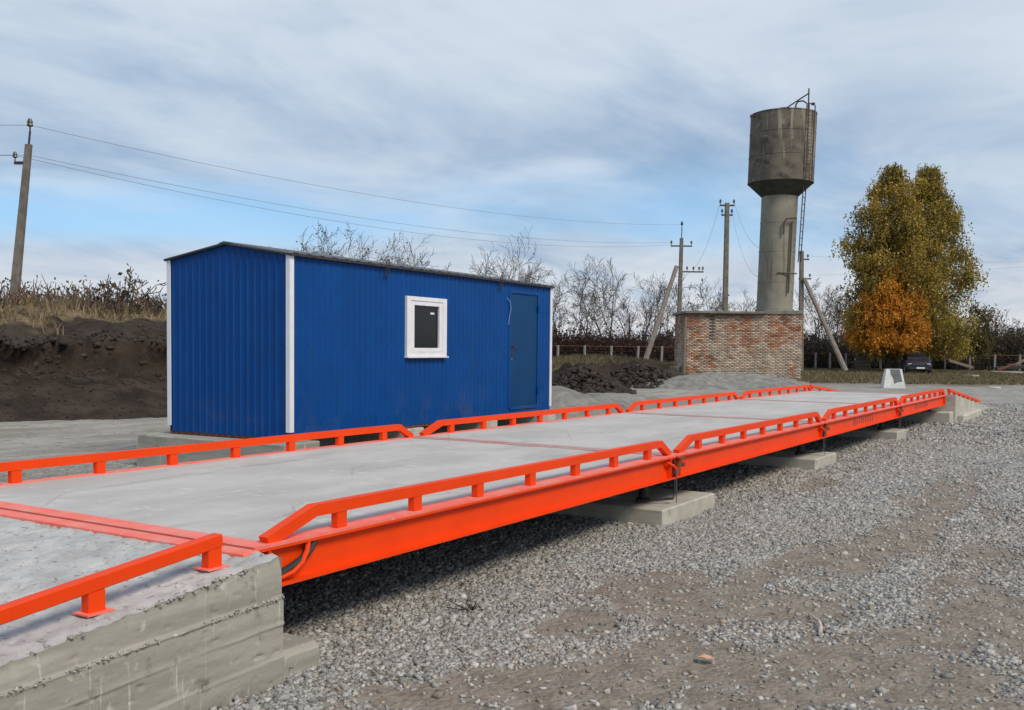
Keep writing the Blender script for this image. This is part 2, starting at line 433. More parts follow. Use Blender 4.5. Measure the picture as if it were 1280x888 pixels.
def brown_mask(x, y):
    wx = x + (fbm(x * 1.1, y * .7, 4, 3) - .5) * 1.0; wy = y + (fbm(x * .9, y * .7, 4, 9) - .5) * 1.6
    b = blobs(wx, wy, [(c, (r[0] * 1.38, r[1] * 1.38), a) for (c, r, a) in BROWN])
    far = sstep(y, 9, 14) * sstep(fbm(x * .35, y * .22, 4, 21), .45, .62) * sstep(x, .6, 1.2) * .7
    off = sstep(x, 3.4, 5.0) * sstep(fbm(x * .5, y * .4, 4, 33), .35, .6)
    nz = fbm(x * .8 + 4, y * .35, 4, 51)
    ruts = np.maximum(np.exp(-((wx - (1.05 + .11 * y)) / .34) ** 2), np.exp(-((wx - (2.35 + .07 * y)) / .36) ** 2)) * sstep(nz, .22, .50) * sstep(y, 12, 7)
    b = np.maximum(np.maximum(b * 1.3, ruts), np.maximum(far, off))
    n = fbm(x * 5, y * 4, 3, 5)
    return np.clip(sstep(b + (n - .5) * .8, .30, .85), 0, 1)
def grow(a, b, s0, s1, n):
    t = np.linspace(0, 1, n) ** 2.6
    return a + (b - a) * t
ys = np.concatenate([-grow(1.6, 2500, 0, 0, 60)[::-1], np.arange(-1.55, 9.0, .055), grow(9.0, 4000, 0, 0, 150)])
xs = np.concatenate([-grow(1.6, 2500, 0, 0, 110)[::-1], np.arange(-1.55, 4.2, .055), grow(4.2, 2500, 0, 0, 70)])
XX, YY = np.meshgrid(xs, ys, indexing='xy')
dist = np.hypot(XX - CAM[0], YY - CAM[1])
brown = brown_mask(XX, YY)
ZZ = (fbm(XX * 1.2, YY * 1.2, 4, 40) - .5) * .05 * np.clip(1.2 - dist / 60, 0, 1)
ZZ += (fbm(XX * 7, YY * 7, 3, 44) - .5) * .022 * (dist < 14)
ZZ -= brown * .012
# banked stones against the near ramp wall and drainage dip under the scale
ZZ += .05 * np.exp(-((XX - .45) / .25) ** 2 - ((YY + .5) / .7) ** 2)
nx, ny = len(xs), len(ys)
I = np.arange(nx * ny).reshape(ny, nx)
F = np.stack([I[:-1, :-1], I[:-1, 1:], I[1:, 1:], I[1:, :-1]], -1).reshape(-1, 4)
m, nt, b = mat_new('ground')
at = N(nt, 'ShaderNodeAttribute', attribute_name='zone')
sepz = N(nt, 'ShaderNodeSeparateColor'); nt.links.new(at.outputs['Color'], sepz.inputs[0])
fine = noise_node(nt, 34, 5, .75)
med = noise_node(nt, 6, 6, .65)
big = noise_node(nt, .7, 5, .6)
vor = N(nt, 'ShaderNodeTexVoronoi'); tco = N(nt, 'ShaderNodeTexCoord'); nt.links.new(tco.outputs['Object'], vor.inputs['Vector'])
vor.inputs['Scale'].default_value = 30
vsep = N(nt, 'ShaderNodeSeparateColor'); nt.links.new(vor.outputs['Color'], vsep.inputs[0])
grav = mixc(nt, vsep.outputs[0], (.16, .155, .143), (.46, .445, .415))
grav = mixc(nt, rmp(nt, med, .35, .65), mixc(nt, 1.0, grav, (.82, .80, .77), 'MULTIPLY'), grav)
grav = mixc(nt, rmp(nt, big, .4, .62), grav, mixc(nt, 1.0, grav, (.92, 1.0, 1.02), 'MULTIPLY'))
earth = mixc(nt, rmp(nt, med, .3, .7), (.185, .152, .120), (.295, .250, .205))
earth = mixc(nt, rmp(nt, fine, .58, .72), earth, (.40, .37, .33))
earth = mixc(nt, rmp(nt, fine, .40, .30), earth, (.125, .102, .082))
road = mixc(nt, rmp(nt, noise_node(nt, 1.6, 6, .65, .5, st=(1, .25, 1)), .35, .65), (.25, .23, .195), (.39, .365, .32))
road = mixc(nt, rmp(nt, noise_node(nt, 5, 7, .75, .3, off=(5, 2, 0)), .50, .66), road, (.20, .178, .15))
road = mixc(nt, rmp(nt, noise_node(nt, 14, 5, .8), .58, .68), road, (.46, .44, .40))
grass = mixc(nt, rmp(nt, noise_node(nt, .9, 7, .7), .35, .65), (.105, .085, .05), (.17, .135, .085))
grass = mixc(nt, rmp(nt, noise_node(nt, .25, 4, .6), .55, .70), grass, (.10, .10, .045))
col = mixc(nt, sepz.outputs[0], grav, earth)
col = mixc(nt, sepz.outputs[1], col, road)
col = mixc(nt, sepz.outputs[2], col, grass)
nt.links.new(col, b.inputs['Base Color']); b.inputs['Roughness'].default_value = .95; b.inputs['Specular IOR Level'].default_value = .2
hsum = mth(nt, 'ADD', mth(nt, 'MULTIPLY', vor.outputs['Distance'], -1.0), mth(nt, 'MULTIPLY', fine, .8))
bump(nt, b, hsum, .8, .02)
M['ground'] = m
gm = np_mesh('ground', np.stack([XX, YY, ZZ], -1).reshape(-1, 3), F, m, smooth=True)
# zones: R compacted brown earth, G pale dusty track, B dry grass
edgeN = (fbm(XX * .6, YY * .6, 4, 60) - .5)
tr = sstep(-XX + edgeN * 1.5, 8.4, 9.4)                      # pale track behind the cabin
tr = np.maximum(tr, sstep(YY + edgeN * 3, 26, 30) * .6)
u_depth = (XX - CAM[0]) * _f[0] + (YY - CAM[1]) * _f[1]
gz = sstep(u_depth + edgeN * 8, 44, 50)
gz = np.maximum(gz, sstep(-XX + edgeN * 3, 18, 22))
R_ = np.maximum(brown, sstep(-XX, 3.0, 3.6) * .7 * sstep(fbm(XX * 1.5, YY * 1.5, 3, 70), .3, .6))
za = gm.attributes.new('zone', 'FLOAT_COLOR', 'POINT')
c4 = np.stack([R_, tr, gz, np.ones_like(tr)], -1).reshape(-1, 4).astype(np.float32)
za.data.foreach_set('color', c4.ravel())
ground = link('ground', gm); tag(ground, 'grey gravel and brown earth yard reaching to the horizon', kind='structure')
def ground_z(x, y):
    x = np.asarray(x, float); y = np.asarray(y, float)
    z = (fbm(x * 1.2, y * 1.2, 4, 40) - .5) * .05 + (fbm(x * 7, y * 7, 3, 44) - .5) * .022 - brown_mask(x, y) * .012
    return z + .05 * np.exp(-((x - .45) / .25) ** 2 - ((y + .5) / .7) ** 2)

# ------------------------------------------------------------------ loose stones (crushed gravel)
def stones(name, x, y, z, size, cols, label, mat):
    n = len(x)
    base = np.array([[-1, -1, -1], [1, -1, -1], [1, 1, -1], [-1, 1, -1], [-1, -1, 1], [1, -1, 1], [1, 1, 1], [-1, 1, 1]], float) * .5
    V = np.repeat(base[None], n, 0) * (1 + rng.uniform(-.38, .38, (n, 8, 3)))
    V *= (np.stack([rng.uniform(.8, 1.35, n), rng.uniform(.6, 1.0, n), rng.uniform(.4, .75, n)], -1) * size[:, None])[:, None, :]
    a = rng.uniform(0, 6.283, n); t1 = rng.normal(0, .35, n); t2 = rng.normal(0, .35, n)
    def rot(V, ax, an):
        c, s = np.cos(an)[:, None], np.sin(an)[:, None]; i, j = [(1, 2), (0, 2), (0, 1)][ax]
        A = V[..., i] * c - V[..., j] * s; B = V[..., i] * s + V[..., j] * c; V = V.copy(); V[..., i] = A; V[..., j] = B; return V
    V = rot(rot(rot(V, 0, t1), 1, t2), 2, a)
    V += np.stack([x, y, z + size * .08], -1)[:, None, :]
    bf = np.array([[0, 3, 2, 1], [4, 5, 6, 7], [0, 1, 5, 4], [1, 2, 6, 5], [2, 3, 7, 6], [3, 0, 4, 7]])
    Fs = (bf[None] + (np.arange(n) * 8)[:, None, None]).reshape(-1, 4)
    me = np_mesh(name, V.reshape(-1, 3), Fs, mat, np.repeat(cols, 6, 0))
    return tag(link(name, me), label, 'gravel', kind='stuff')
def scatter(n, x0, x1, y0, y1): return rng.uniform(x0, x1, n), rng.uniform(y0, y1, n)
sx, sy, ss = [], [], []
for (n, x0, x1, y0, y1, s0, s1) in ((150000, -1.3, 4.6, -.9, 6.5, .010, .025), (90000, -1.4, 4.4, 6.5, 15, .017, .032), (22000, -1.4, 6.0, 15, 30, .028, .05)):
    x, y = scatter(n, x0, x1, y0, y1)
    k = rng.random(n)
    bmk = brown_mask(x, y)
    # keep what the view wedge around the camera could see, thin on compacted earth
    gp = np.stack([x, y, np.zeros(n)], -1) - CAM; gd = np.maximum(gp @ _f, .5); gx_ = PCX + FL * (gp @ _r) / gd; gy_ = PCY - FL * (gp @ _u) / gd
    keep = (k > bmk * .94) & (gx_ > -120) & (gx_ < 1560) & (gy_ < 1010) & ~((x < .26) & (y < -.05))
    sx.append(x[keep]); sy.append(y[keep]); ss.append(rng.uniform(s0, s1, keep.sum()) * np.where(rng.random(keep.sum()) < .05, 1.7, 1.0))
sx = np.concatenate(sx); sy = np.concatenate(sy); ss = np.concatenate(ss)
g = rng.beta(1.8, 2.2, len(sx)) * .42 + .18
tone = fbm(sx * .8, sy * .6, 3, 80)[:, None]
scol = g[:, None] * (np.array([1.08, .99, .89]) * (1 - tone) + np.array([.97, 1.0, .955]) * tone)
brn = rng.random(len(sx)) < .10
scol[brn] *= np.array([.95, .82, .70])
stones('gravel', sx, sy, ground_z(sx, sy), ss, scol, 'loose grey crushed gravel strewn over the yard', M['stone'])

# ------------------------------------------------------------------ truck scale
L4, DZ, WX = 5.1137, 0.60, -3.0
S0 = Vector((-1.5, 10.2, 0))
scale = empty('truck_scale', S0, 'long orange steel truck scale with four concrete deck sections', 'truck scale')
RX = -.05
def seg_part(name, mb, mat, parent, smooth=False): return mb.build(name, mat, parent, smooth)
post_me = MB().obox((0, 0, .0525), (.05, .075, .105), bev=.004).mesh('post', M['orange'])
def guard_rail(root, x, y0, posts, ya, yb, za, zb, d0, d1, name='guard_rail', base=None):
    """rail along y from ya to yb (bend points), feet at ya-d0 and yb+d1"""
    o = root.location
    r = MB(o)
    pts = []
    if d0: pts.append((x, ya - d0, DZ + .006))
    pts += [(x, ya, za), (x, yb, zb)]
    if d1: pts.append((x, yb + d1, DZ + .006))
    hw, hh = .028, .030
    # mitred rectangular tube
    vs, fs = [], []
    P = [Vector(p) for p in pts]
    for i, p in enumerate(P):
        a = (P[i] - P[i - 1]).normalized() if i else None
        c = (P[i + 1] - P[i]).normalized() if i < len(P) - 1 else None
        if a is None: nrm = Vector((1, 0, 0)).cross(c); k = 1
        elif c is None: nrm = Vector((1, 0, 0)).cross(a); k = 1
        else:
            n1 = Vector((1, 0, 0)).cross(a); n2 = Vector((1, 0, 0)).cross(c); nrm = (n1 + n2).normalized(); k = 1 / max(.3, nrm.dot(n1))
        if nrm.z < 0: nrm = -nrm
        if (i == 0 and d0) or (i == len(P) - 1 and d1): nrm = Vector((0, nrm.y / abs(nrm.z) if False else 0, 1)) if abs(nrm.z) > .99 else nrm
        for (sx_, sz_) in ((-1, -1), (1, -1), (1, 1), (-1, 1)):
            vs.append(p + Vector((hw * sx_, 0, 0)) + nrm * (hh * sz_ * k) - Vector((0, 0, hh)) * (0 if (i in (0, len(P) - 1) and (d0 if i == 0 else d1)) else 1))
    for i in range(len(P) - 1):
        for k in range(4): fs.append((i * 4 + k, i * 4 + (k + 1) % 4, i * 4 + 4 + (k + 1) % 4, i * 4 + 4 + k))
    fs += [(3, 2, 1, 0), tuple(len(P) * 4 - 4 + k for k in range(4))]
    r.add(vs, fs)
    rail = r.build(name, M['orange'], root)
    for (py, pz, ph) in posts:
        p = link('post', post_me, rail, (x - o.x, py - o.y, pz - o.z)); p.scale = (1, 1, ph / .105)
    return rail
for k in range(4):
    y0, y1 = k * L4 + .012, (k + 1) * L4 - .012
    # concrete infill with a slightly uneven, troweled surface
    gx = np.linspace(WX + .075, -.115, 40); gy = np.linspace(y0 + (.125 if k == 0 else .085), y1 - .085, 66)
    GX, GY = np.meshgrid(gx, gy); GZ = DZ - .004 + (fbm(GX * 2.5, GY * 1.2, 4, 100 + k) - .5) * .010
    ii = np.arange(GX.size).reshape(GX.shape)
    me = np_mesh('deck_slab', np.stack([GX - S0.x, GY - S0.y, GZ], -1).reshape(-1, 3),
                 np.stack([ii[:-1, :-1], ii[:-1, 1:], ii[1:, 1:], ii[1:, :-1]], -1).reshape(-1, 4), M['deck'], smooth=True)
    link('deck_slab', me, scale)
    f = MB(S0)
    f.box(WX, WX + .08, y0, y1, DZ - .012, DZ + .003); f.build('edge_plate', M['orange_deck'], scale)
    f = MB(S0)
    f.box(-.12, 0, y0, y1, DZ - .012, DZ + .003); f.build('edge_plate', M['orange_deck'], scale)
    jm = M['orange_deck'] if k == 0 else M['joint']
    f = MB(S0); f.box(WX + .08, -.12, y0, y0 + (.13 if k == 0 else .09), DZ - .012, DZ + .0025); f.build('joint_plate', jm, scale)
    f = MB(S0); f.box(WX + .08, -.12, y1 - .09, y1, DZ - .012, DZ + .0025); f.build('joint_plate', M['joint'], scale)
    # pan under the concrete
    f = MB(S0); f.box(WX + .06, -.06, y0 + .01, y1 - .01, DZ - .09, DZ - .014); f.build('deck_pan', M['dark_steel'], scale)
    for x, sg in ((0.0, 1), (WX, -1)):
        bm_ = MB(S0)                      # rolled beam: top flange, web, bottom flange
        inset = .045
        bm_.box(min(x, x - sg * .11), max(x, x - sg * .11), y0, y1, DZ - .026, DZ - .0125)
        bm_.box(min(x - sg * inset, x - sg * (inset + .012)), max(x - sg * inset, x - sg * (inset + .012)), y0 + .005, y1 - .005, DZ - .2, DZ - .026)
        bm_.box(min(x + sg * .004, x - sg * .11), max(x + sg * .004, x - sg * .11), y0, y1, DZ - .214, DZ - .2)
        bm_.build('side_beam', M['orange'], scale)
        for yy in (y0 + .10, y1 - .10):
            # jacking pocket bracket near each joint
            w = MB(S0)
            xa = x - sg * .002
            w.box(min(xa, x - sg * .044), max(xa, x - sg * .044), yy - .006, yy + .006, DZ - .199, DZ - .027)
            w.build('stiffener', M['orange'], scale)
    for xm in (-1.0, -2.0):
        f = MB(S0); f.box(xm - .05, xm + .05, y0, y1, DZ - .214, DZ - .092); f.build('inner_beam', M['dark_steel'], scale)
    posts = [(y0 + .655 * (j + 1) - .012, DZ + .003, .086) for j in range(7)]
    for x in (RX, WX - RX - .01):
        guard_rail(scale, x, y0, posts, y0 + .44, y1 - .27, DZ + .148, DZ + .148, .33, .21)
# cables, brackets and load-cell stands at the joints
for k in (0, 1, 2, 3, 4):
    yj = k * L4
    for x, sg in ((0, 1), (WX, -1)):
        yc = min(max(yj, .18), 4 * L4 - .18)
        s_ = MB(S0); s_.lathe((x - sg * .32, yc, 0), [(.07, .15), (.07, .18), (.045, .19), (.045, .33), (.075, .34), (.075, DZ - .214)], 14)
        s_.build('load_cell_stand', M['dark_steel'], scale, True)
    if 0 < k < 4:
        # rusty rods with eye and bolt across the joint on the visible side
        br = MB(S0)
        br.tube([(-.012, yj - .19, DZ - .055), (.004, yj - .08, DZ - .09), (.010, yj - .03, DZ - .125)], .013, 8)
        br.build('tie_rod', M['orange'], scale, True)
        br = MB(S0); br.lathe((.006, yj - .02, DZ - .150), [(.012, -.015), (.024, -.012), (.026, .012), (.012, .018)], 10); br.build('bolt', M['zinc'], scale, True)
        br = MB(S0); br.bar((-.004, yj + .03, DZ - .15), (-.004, yj + .14, DZ - .03), .03, .022); br.bar((-.006, yj + .05, DZ - .035), (-.006, yj + .22, DZ - .022), .025, .012)
        br.build('hanger_bracket', M['stain'], scale)
        br = MB(S0); br.lathe((.004, yj + .15, DZ - .10), [(.008, -.02), (.022, -.018), (.022, .018), (.008, .02)], 10); br.build('bolt', M['stain'], scale, True)
        cb = MB(S0); pts = [(-.03, yj + .02, DZ - .05), (-.02, yj + .015, .38), (-.02, yj + .015, .24)]
        for t in range(9):
            a = t / 8 * math.pi * .62
            pts.append((-.02 - .36 * math.sin(a) ** 1.0 * .8, yj - .02 - .16 * math.sin(a * .8), .205 - .035 * math.sin(a)))
        cb.tube(pts, .0115, 7); cb.build('cable', M['rubber'], scale, True)
        cb = MB(S0); cb.tube([(.0, yj + .012, DZ - .16), (.002, yj + .012, .16)], .004, 5); cb.build('earth_wire', M['zinc'], scale)
# hose loop in the open beam end by the near ramp
hs = MB(S0); hs.tube([(-.030, .20, .440), (-.022, .27, .462), (-.016, .34, .49), (-.018, .40, .53), (-.024, .44, .572)], .020, 8); hs.build('cable', M['rubber'], scale, True)
hs = MB(S0); hs.tube([(-.020, .20, .424), (-.006, .27, .440), (-.002, .33, .480), (-.008, .37, .53), (-.014, .385, .572)], .013, 8); hs.build('cable_guard', M['orange'], scale, True)
# faded dark stencil marks on the two farther sections
def stencil(ya, yb, za, zb, seed):
    rr = random.Random(seed); mk = MB(S0); y = ya
    while y < yb:
        w = rr.uniform(.05, .10)
        mk.obox((-.0435, y + w / 2, (za + zb) / 2 + rr.uniform(-.01, .01)), (.004, w * .45, (zb - za) * rr.uniform(.8, 1)))
        if rr.random() < .7: mk.obox((-.0437, y + w * .7, rr.choice((za + .02, zb - .02, (za + zb) / 2))), (.004, w * .8, .022))
        y += w + rr.uniform(.035, .07)
    mk.build('stencil_marking', M['mark'], scale)['kind'] = 'stuff'
stencil(12.0, 13.3, .435, .545, 4)
stencil(16.9, 18.4, .44, .54, 9)

# foundation pads across the scale
pads = [(4.75, 6.02, 'nearest of the three concrete pads under the orange scale'), (9.68, 10.75, 'middle one of the three concrete pads under the orange scale'),
        (14.95, 15.75, 'farthest of the three concrete pads under the orange scale')]
for (a, b_, lab) in pads:
    o = (-1.5, (a + b_) / 2, 0); p = MB(o)
    p.box(-3.05, .035, a, b_, -.08, .150, bev=.012)
    p.thing('concrete_pad', M['pad'], lab, 'concrete pad', 'pads carrying the truck scale')

# ------------------------------------------------------------------ ramps
def rough_grid(fn, A, B):
    GA, GB = np.meshgrid(A, B); V = fn(GA, GB); ii = np.arange(GA.size).reshape(GA.shape)
    return V.reshape(-1, 3), np.stack([ii[:-1, :-1], ii[:-1, 1:], ii[1:, 1:], ii[1:, :-1]], -1).reshape(-1, 4)
RS = .112
def ramp_z(y): return .604 + RS * (y + .1)
rampO = np.array([-1.4, -2.5, 0.0])
ramp = empty('approach_ramp', rampO, 'near sloping concrete approach ramp with ragged formed side wall', 'ramp')
xe, ye0, ye1 = .24, -5.4, -.055
Yg = np.concatenate([np.arange(ye0, -2.4, .15), np.arange(-2.4, -1.7, .03), np.arange(-1.7, ye1, .013), [ye1]])
def edge_out(y): return (fbm(y * 9, y * 0 + 3.3, 5, 120, .75) - .5) * .014 - .010 * sstep(fbm(y * 30, y * 0 + 1.1, 3, 125), .6, .75)
def top_fn(X, Y):
    t = (X + 3.2) / (xe + 3.2)
    Xw = X + (edge_out(Y) - .012) * sstep(X, -.1, xe)
    dz = (fbm(X * 9, Y * 9, 4, 130) - .5) * .006 + (fbm(X * 40, Y * 40, 3, 132, .75) - .5) * .009 + (fbm(X * 2, Y * 2, 3, 131) - .5) * .010
    pit = -sstep(fbm(X * 24, Y * 18, 2, 133), .64, .76) * .012
    dz = dz + pit - sstep(X, xe - .05, xe) * .012 * (fbm(Y * 22, X * 0, 4, 135, .7) + .3)
    return np.stack([Xw, Y, ramp_z(Y) + dz], -1) - rampO
Xg = np.concatenate([np.arange(-3.2, -1.6, .08), np.arange(-1.6, xe, .014), [xe]])
v1, f1 = rough_grid(top_fn, Xg, Yg)
me = np_mesh('ramp_surface', v1, f1, M['ramp_top'], smooth=True); link('ramp_surface', me, ramp)
seams = [(.42, .048), (.298, .05), (.149, .045)]
def side_fn(T, Y):
    zt = ramp_z(Y) - .012 * (fbm(Y * 22, Y * 0, 4, 135, .7) + .3)
    Z = -.15 + (zt + .15) * T
    x = xe + edge_out(Y) * sstep(T, .86, 1.0) * 1.0 - .012 * sstep(T, .9, 1)
    lvl = np.zeros_like(Z)
    for i, (z0, sl) in enumerate(seams):
        zs = z0 + (Y + .09) * sl + (fbm(Y * 6, Y * 0 + i, 3, 140 + i) - .5) * .004
        d = Z - zs
        amp = np.clip(fbm(Y * 4, Y * 0 + i * 3.1, 3, 150 + i) * 1.7 - .35, .05, 1)
        x = x + np.exp(-(d / .0045) ** 2) * (.020 if i == 0 else .010) * amp
        lvl = lvl + sstep(-d, -.004, .004) * (.012 if i == 0 else .005) * (1 if i != 1 else -.6)
    x = x + lvl + (fbm(Y * 30, Z * 60, 4, 160, .7) - .5) * .004 - sstep(fbm(Y * 22, Z * 22, 2, 162), .78, .9) * .008
    drip = np.exp(-((fbm(Y * 9, Y * 0 + 7, 2, 163) - .62) / .02) ** 2) * sstep(T, .75, 1) * .006
    return np.stack([x + drip, Y, Z], -1) - rampO
v2, f2 = rough_grid(side_fn, np.linspace(0, 1, 110), Yg)
me = np_mesh('side_wall', v2, f2[:, ::-1], M['form'], smooth=True); link('side_wall', me, ramp)
# end wall facing the scale, far side wall
b_ = MB(rampO)
b_.add([(-3.2, ye1, -.15), (xe + .016, ye1, -.15), (xe - .003, ye1, ramp_z(ye1) - .01), (-3.2, ye1, ramp_z(ye1) - .004)], [(0, 1, 2, 3)])
b_.add([(-3.2, ye1, -.15), (-3.2, ye0, -.15), (-3.2, ye0, ramp_z(ye0)), (-3.2, ye1, ramp_z(ye1))], [(0, 1, 2, 3)])
b_.build('end_wall', M['form'], ramp)
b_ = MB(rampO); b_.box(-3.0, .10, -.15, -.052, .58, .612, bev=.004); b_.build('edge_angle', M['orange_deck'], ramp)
# stepped footing below the beam end
b_ = MB(rampO); b_.box(-3.1, .185, -.05, .28, -.1, .135, bev=.03); b_.build('footing', M['form'], ramp)
def crumbs(yv, xv, zv, s0, s1):
    n = len(yv); ob = stones('mortar_crumbs', xv - rampO[0], yv - rampO[1], zv - rampO[2], rng.uniform(s0, s1, n), rng.uniform(.8, 1.15, (n, 1)) * np.array([.45, .43, .38]), None, M['stone'])
    ob.parent = ramp; del ob['category']
yv = -rng.random(650) ** 1.2 * 2.4 - .06; yv = yv[vnoise(yv * 6, yv * 0, 171) > .30]
crumbs(yv, .252 + rng.uniform(-.004, .008, len(yv)), .42 + (yv + .09) * .048 + rng.normal(0, .004, len(yv)), .003, .012)
yv = -rng.random(300) * 2.6 - .06; yv = yv[vnoise(yv * 7, yv * 0, 172) > .3]
crumbs(yv, .222 + rng.normal(0, .012, len(yv)), ramp_z(yv) - .010 + rng.normal(0, .004, len(yv)), .004, .015)
def ramp_rail(x, name_root, ya, yb, fz, posts):
    o = name_root.location; r = MB(o)
    p0 = Vector((x, ya, fz(ya) + .118)); p1 = Vector((x, yb, fz(yb) + .118))
    r.bar(p0, p1, .056, .056, bev=.004)
    rl = r.build('guard_rail', M['orange'], name_root)
    for yy in posts:
        p = link('post', post_me, rl, (x - o.x, yy - o.y, fz(yy) - o.z)); p.scale = (1, 1, .092 / .105)
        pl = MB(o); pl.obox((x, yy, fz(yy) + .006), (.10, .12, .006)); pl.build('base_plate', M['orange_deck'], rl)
ramp_rail(.09, ramp, -4.6, -.285, ramp_z, [-.325 - .585 * i for i in range(8)])
ramp_rail(-3.05, ramp, -4.6, -.285, ramp_z, [-.325 - .585 * i for i in range(8)])
# far ramp
yf0, yf1 = 4 * L4 + .06, 4 * L4 + 6.4
def framp_z(y): return .60 - (y - yf0) * .088
fo = Vector((-1.5, 23.5, 0))
framp = empty('exit_ramp', fo, 'far sloping concrete ramp at the end of the orange scale', 'ramp')
b_ = MB(fo)
b_.prism([(.18, yf0, -.1), (.18, yf1, -.1), (.18, yf1, framp_z(yf1) - .005), (.18, yf0, framp_z(yf0))], (-3.4, 0, 0))
b_.build('ramp_body', M['pad'], framp)
b_ = MB(fo); b_.box(-3.1, .15, yf0 - .5, yf0 - .003, -.1, .24, bev=.02); b_.build('footing', M['pad'], framp)
b_ = MB(fo); b_.box(.14, .34, yf0 + .3, yf0 + 3.2, -.1, .16, bev=.04); b_.build('kerb_block', M['pad'], framp)
for x in (.02, -3.02): ramp_rail(x, framp, yf0 + .05, yf0 + 5.4, framp_z, [yf0 + .2 + .75 * i for i in range(7)])

# ------------------------------------------------------------------ cabin
CZ = .50
cA = Vector((-4.992, 5.336, CZ)); cd = Vector((-.0487, .9988, 0)); ce = Vector((-.9988, -.0487, 0)); UP = Vector((0, 0, 1))
CLEN, CWID, CH = 6.80, 2.0, 2.13
cabin = empty('site_cabin', (cA.x, cA.y, 0), 'blue corrugated metal cabin with gable roof beside the scale', 'cabin')
cO = cabin.location
def cpt(a, e, z): return cA + cd * a + ce * e + UP * z       # along, inward, up
def ribbed(name, p0, dirv, outv, length, height_fn, z0=-.055, pitch=.115, depth=.012, holes=()):
    """trapezoid-ribbed sheet; holes = (a0, a1, z0, z1)"""
    mb = MB(cO); offs = []
    a = 0.0
    while a < length - 1e-6:
        for (t, d) in ((0, 0), (.62, 0), (.74, 1), (.88, 1)):
            q = a + t * pitch
            if q < length: offs.append((q, d * depth))
        a += pitch
    offs.append((length, 0))
    for h in holes:
        for q in (h[0], h[1]): offs.append((q, 0))
    offs.sort()
    for (q0, d0), (q1, d1) in zip(offs[:-1], offs[1:]):
        if q1 - q0 < 1e-5: continue
        mid = (q0 + q1) / 2; cuts = [(z0, None)]
        spans = [(z0, 0)]
        hs = [h for h in holes if h[0] < mid < h[1]]
        def quad(za0, za1, zb0, zb1):
            P0 = p0 + dirv * q0 + outv * d0; P1 = p0 + dirv * q1 + outv * d1
            mb.add([P0 + UP * za0, P1 + UP * za1, P1 + UP * zb1, P0 + UP * zb0], [(0, 1, 2, 3)])
        if hs:
            h = hs[0]
            if h[2] > z0: quad(z0, z0, h[2], h[2])
            quad(h[3], h[3], height_fn(q0), height_fn(q1))
        else: quad(z0, z0, height_fn(q0), height_fn(q1))
    me = bpy.data.meshes.new(name); me.from_pydata(mb.v, [], mb.f); me.materials.append(M['blue']); me.update()
    return link(name, me, cabin)
ridge = .155
def gable(e): return CH + ridge * (1 - abs(e - CWID / 2) / (CWID / 2))
WIN = (2.355, 3.345, .922, 1.742); DOOR = (5.30, 6.30, .06, 1.965)
ribbed('wall', cpt(0, 0, 0), cd, -ce, CLEN, lambda a: CH, holes=(WIN, DOOR))
ribbed('wall', cpt(0, 0, 0), ce, -cd, CWID, gable)
ribbed('wall', cpt(CLEN, 0, 0), ce, cd, CWID, gable)
ribbed('wall', cpt(0, CWID, 0), cd, ce, CLEN, lambda a: CH)
# roof sheets with waves, one each side
for side in (0, 1):
    mb = MB(cO); n = 116; ov = .06
    rows = []
    for j in range(2):
        row = []
        for i in range(n + 1):
            a = -.05 + (CLEN + .10) * i / n; w = .020 * (1 if (i % 4) in (1, 2) else 0)
            if j == 0: e = -ov if side == 0 else CWID + ov; z = CH - ridge * ov + .002
            else: e = CWID / 2; z = CH + ridge + .0
            row.append(cpt(a, e, z + w))
        rows.append(row)
    for j in range(2): rows.append([p + UP * .006 for p in rows[j]])
    allv = rows[0] + rows[1] + rows[2] + rows[3]; m_ = n + 1; fs = []
    for i in range(n):
        fs.append((i, i + 1, m_ + i + 1, m_ + i)); fs.append((2 * m_ + i, 2 * m_ + i + 1, 3 * m_ + i + 1, 3 * m_ + i))
        fs.append((i, i + 1, 2 * m_ + i + 1, 2 * m_ + i))
    fs.append((0, m_, 3 * m_, 2 * m_)); fs.append((n, m_ + n, 3 * m_ + n, 2 * m_ + n))
    mb.add(allv, fs); mb.build('roof_sheet', M['zinc'], cabin)
mb = MB(cO)
mb.prism([cpt(-.055, CWID / 2 - .10, CH + ridge + .008), cpt(-.055, CWID / 2, CH + ridge + .030), cpt(-.055, CWID / 2 + .10, CH + ridge + .008)], cd * (CLEN + .11))
mb.build('ridge_cap', M['zinc'], cabin)
for side in (0, 1):   # dark verge flashing on the visible gable
    mb = MB(cO)
    e0, e1 = (-.05, CWID / 2) if side == 0 else (CWID + .05, CWID / 2)
    mb.bar(cpt(-.03, e0, CH - .012), cpt(-.03, e1, CH + ridge + .004), .03, .028); mb.build('verge_trim', M['dark_steel'], cabin)
mb = MB(cO); mb.bar(cpt(-.03, -.035, CH - .008), cpt(CLEN + .03, -.035, CH - .008), .05, .03); mb.build('eaves_trim', M['dark_steel'], cabin)
def corner(a, e, da, de):
    mb = MB(cO); w = .062
    mb.obox(cpt(a + da * (w / 2 - .012), e - de * .018, CH / 2 + .004), (.012, w, CH - .03), X=ce, Y=cd)
    mb.obox(cpt(a - da * .018, e + de * w / 2 - de * .0241, CH / 2 + .004), (w, .012, CH - .03), X=ce, Y=cd)
    mb.build('corner_trim', M['white_trim'], cabin)
corner(0, 0, 1, 1); corner(0, CWID, 1, -1); corner(CLEN, 0, -1, 1)
mb = MB(cO)
for (p, q) in ((cpt(0, .03, -.045), cpt(CLEN, .03, -.045)), (cpt(0, CWID - .03, -.045), cpt(CLEN, CWID - .03, -.045)), (cpt(.03, .06, -.045), cpt(.03, CWID - .06, -.045)), (cpt(CLEN - .03, .06, -.045), cpt(CLEN - .03, CWID - .06, -.045))):
    mb.bar(p, q, .05, .085)
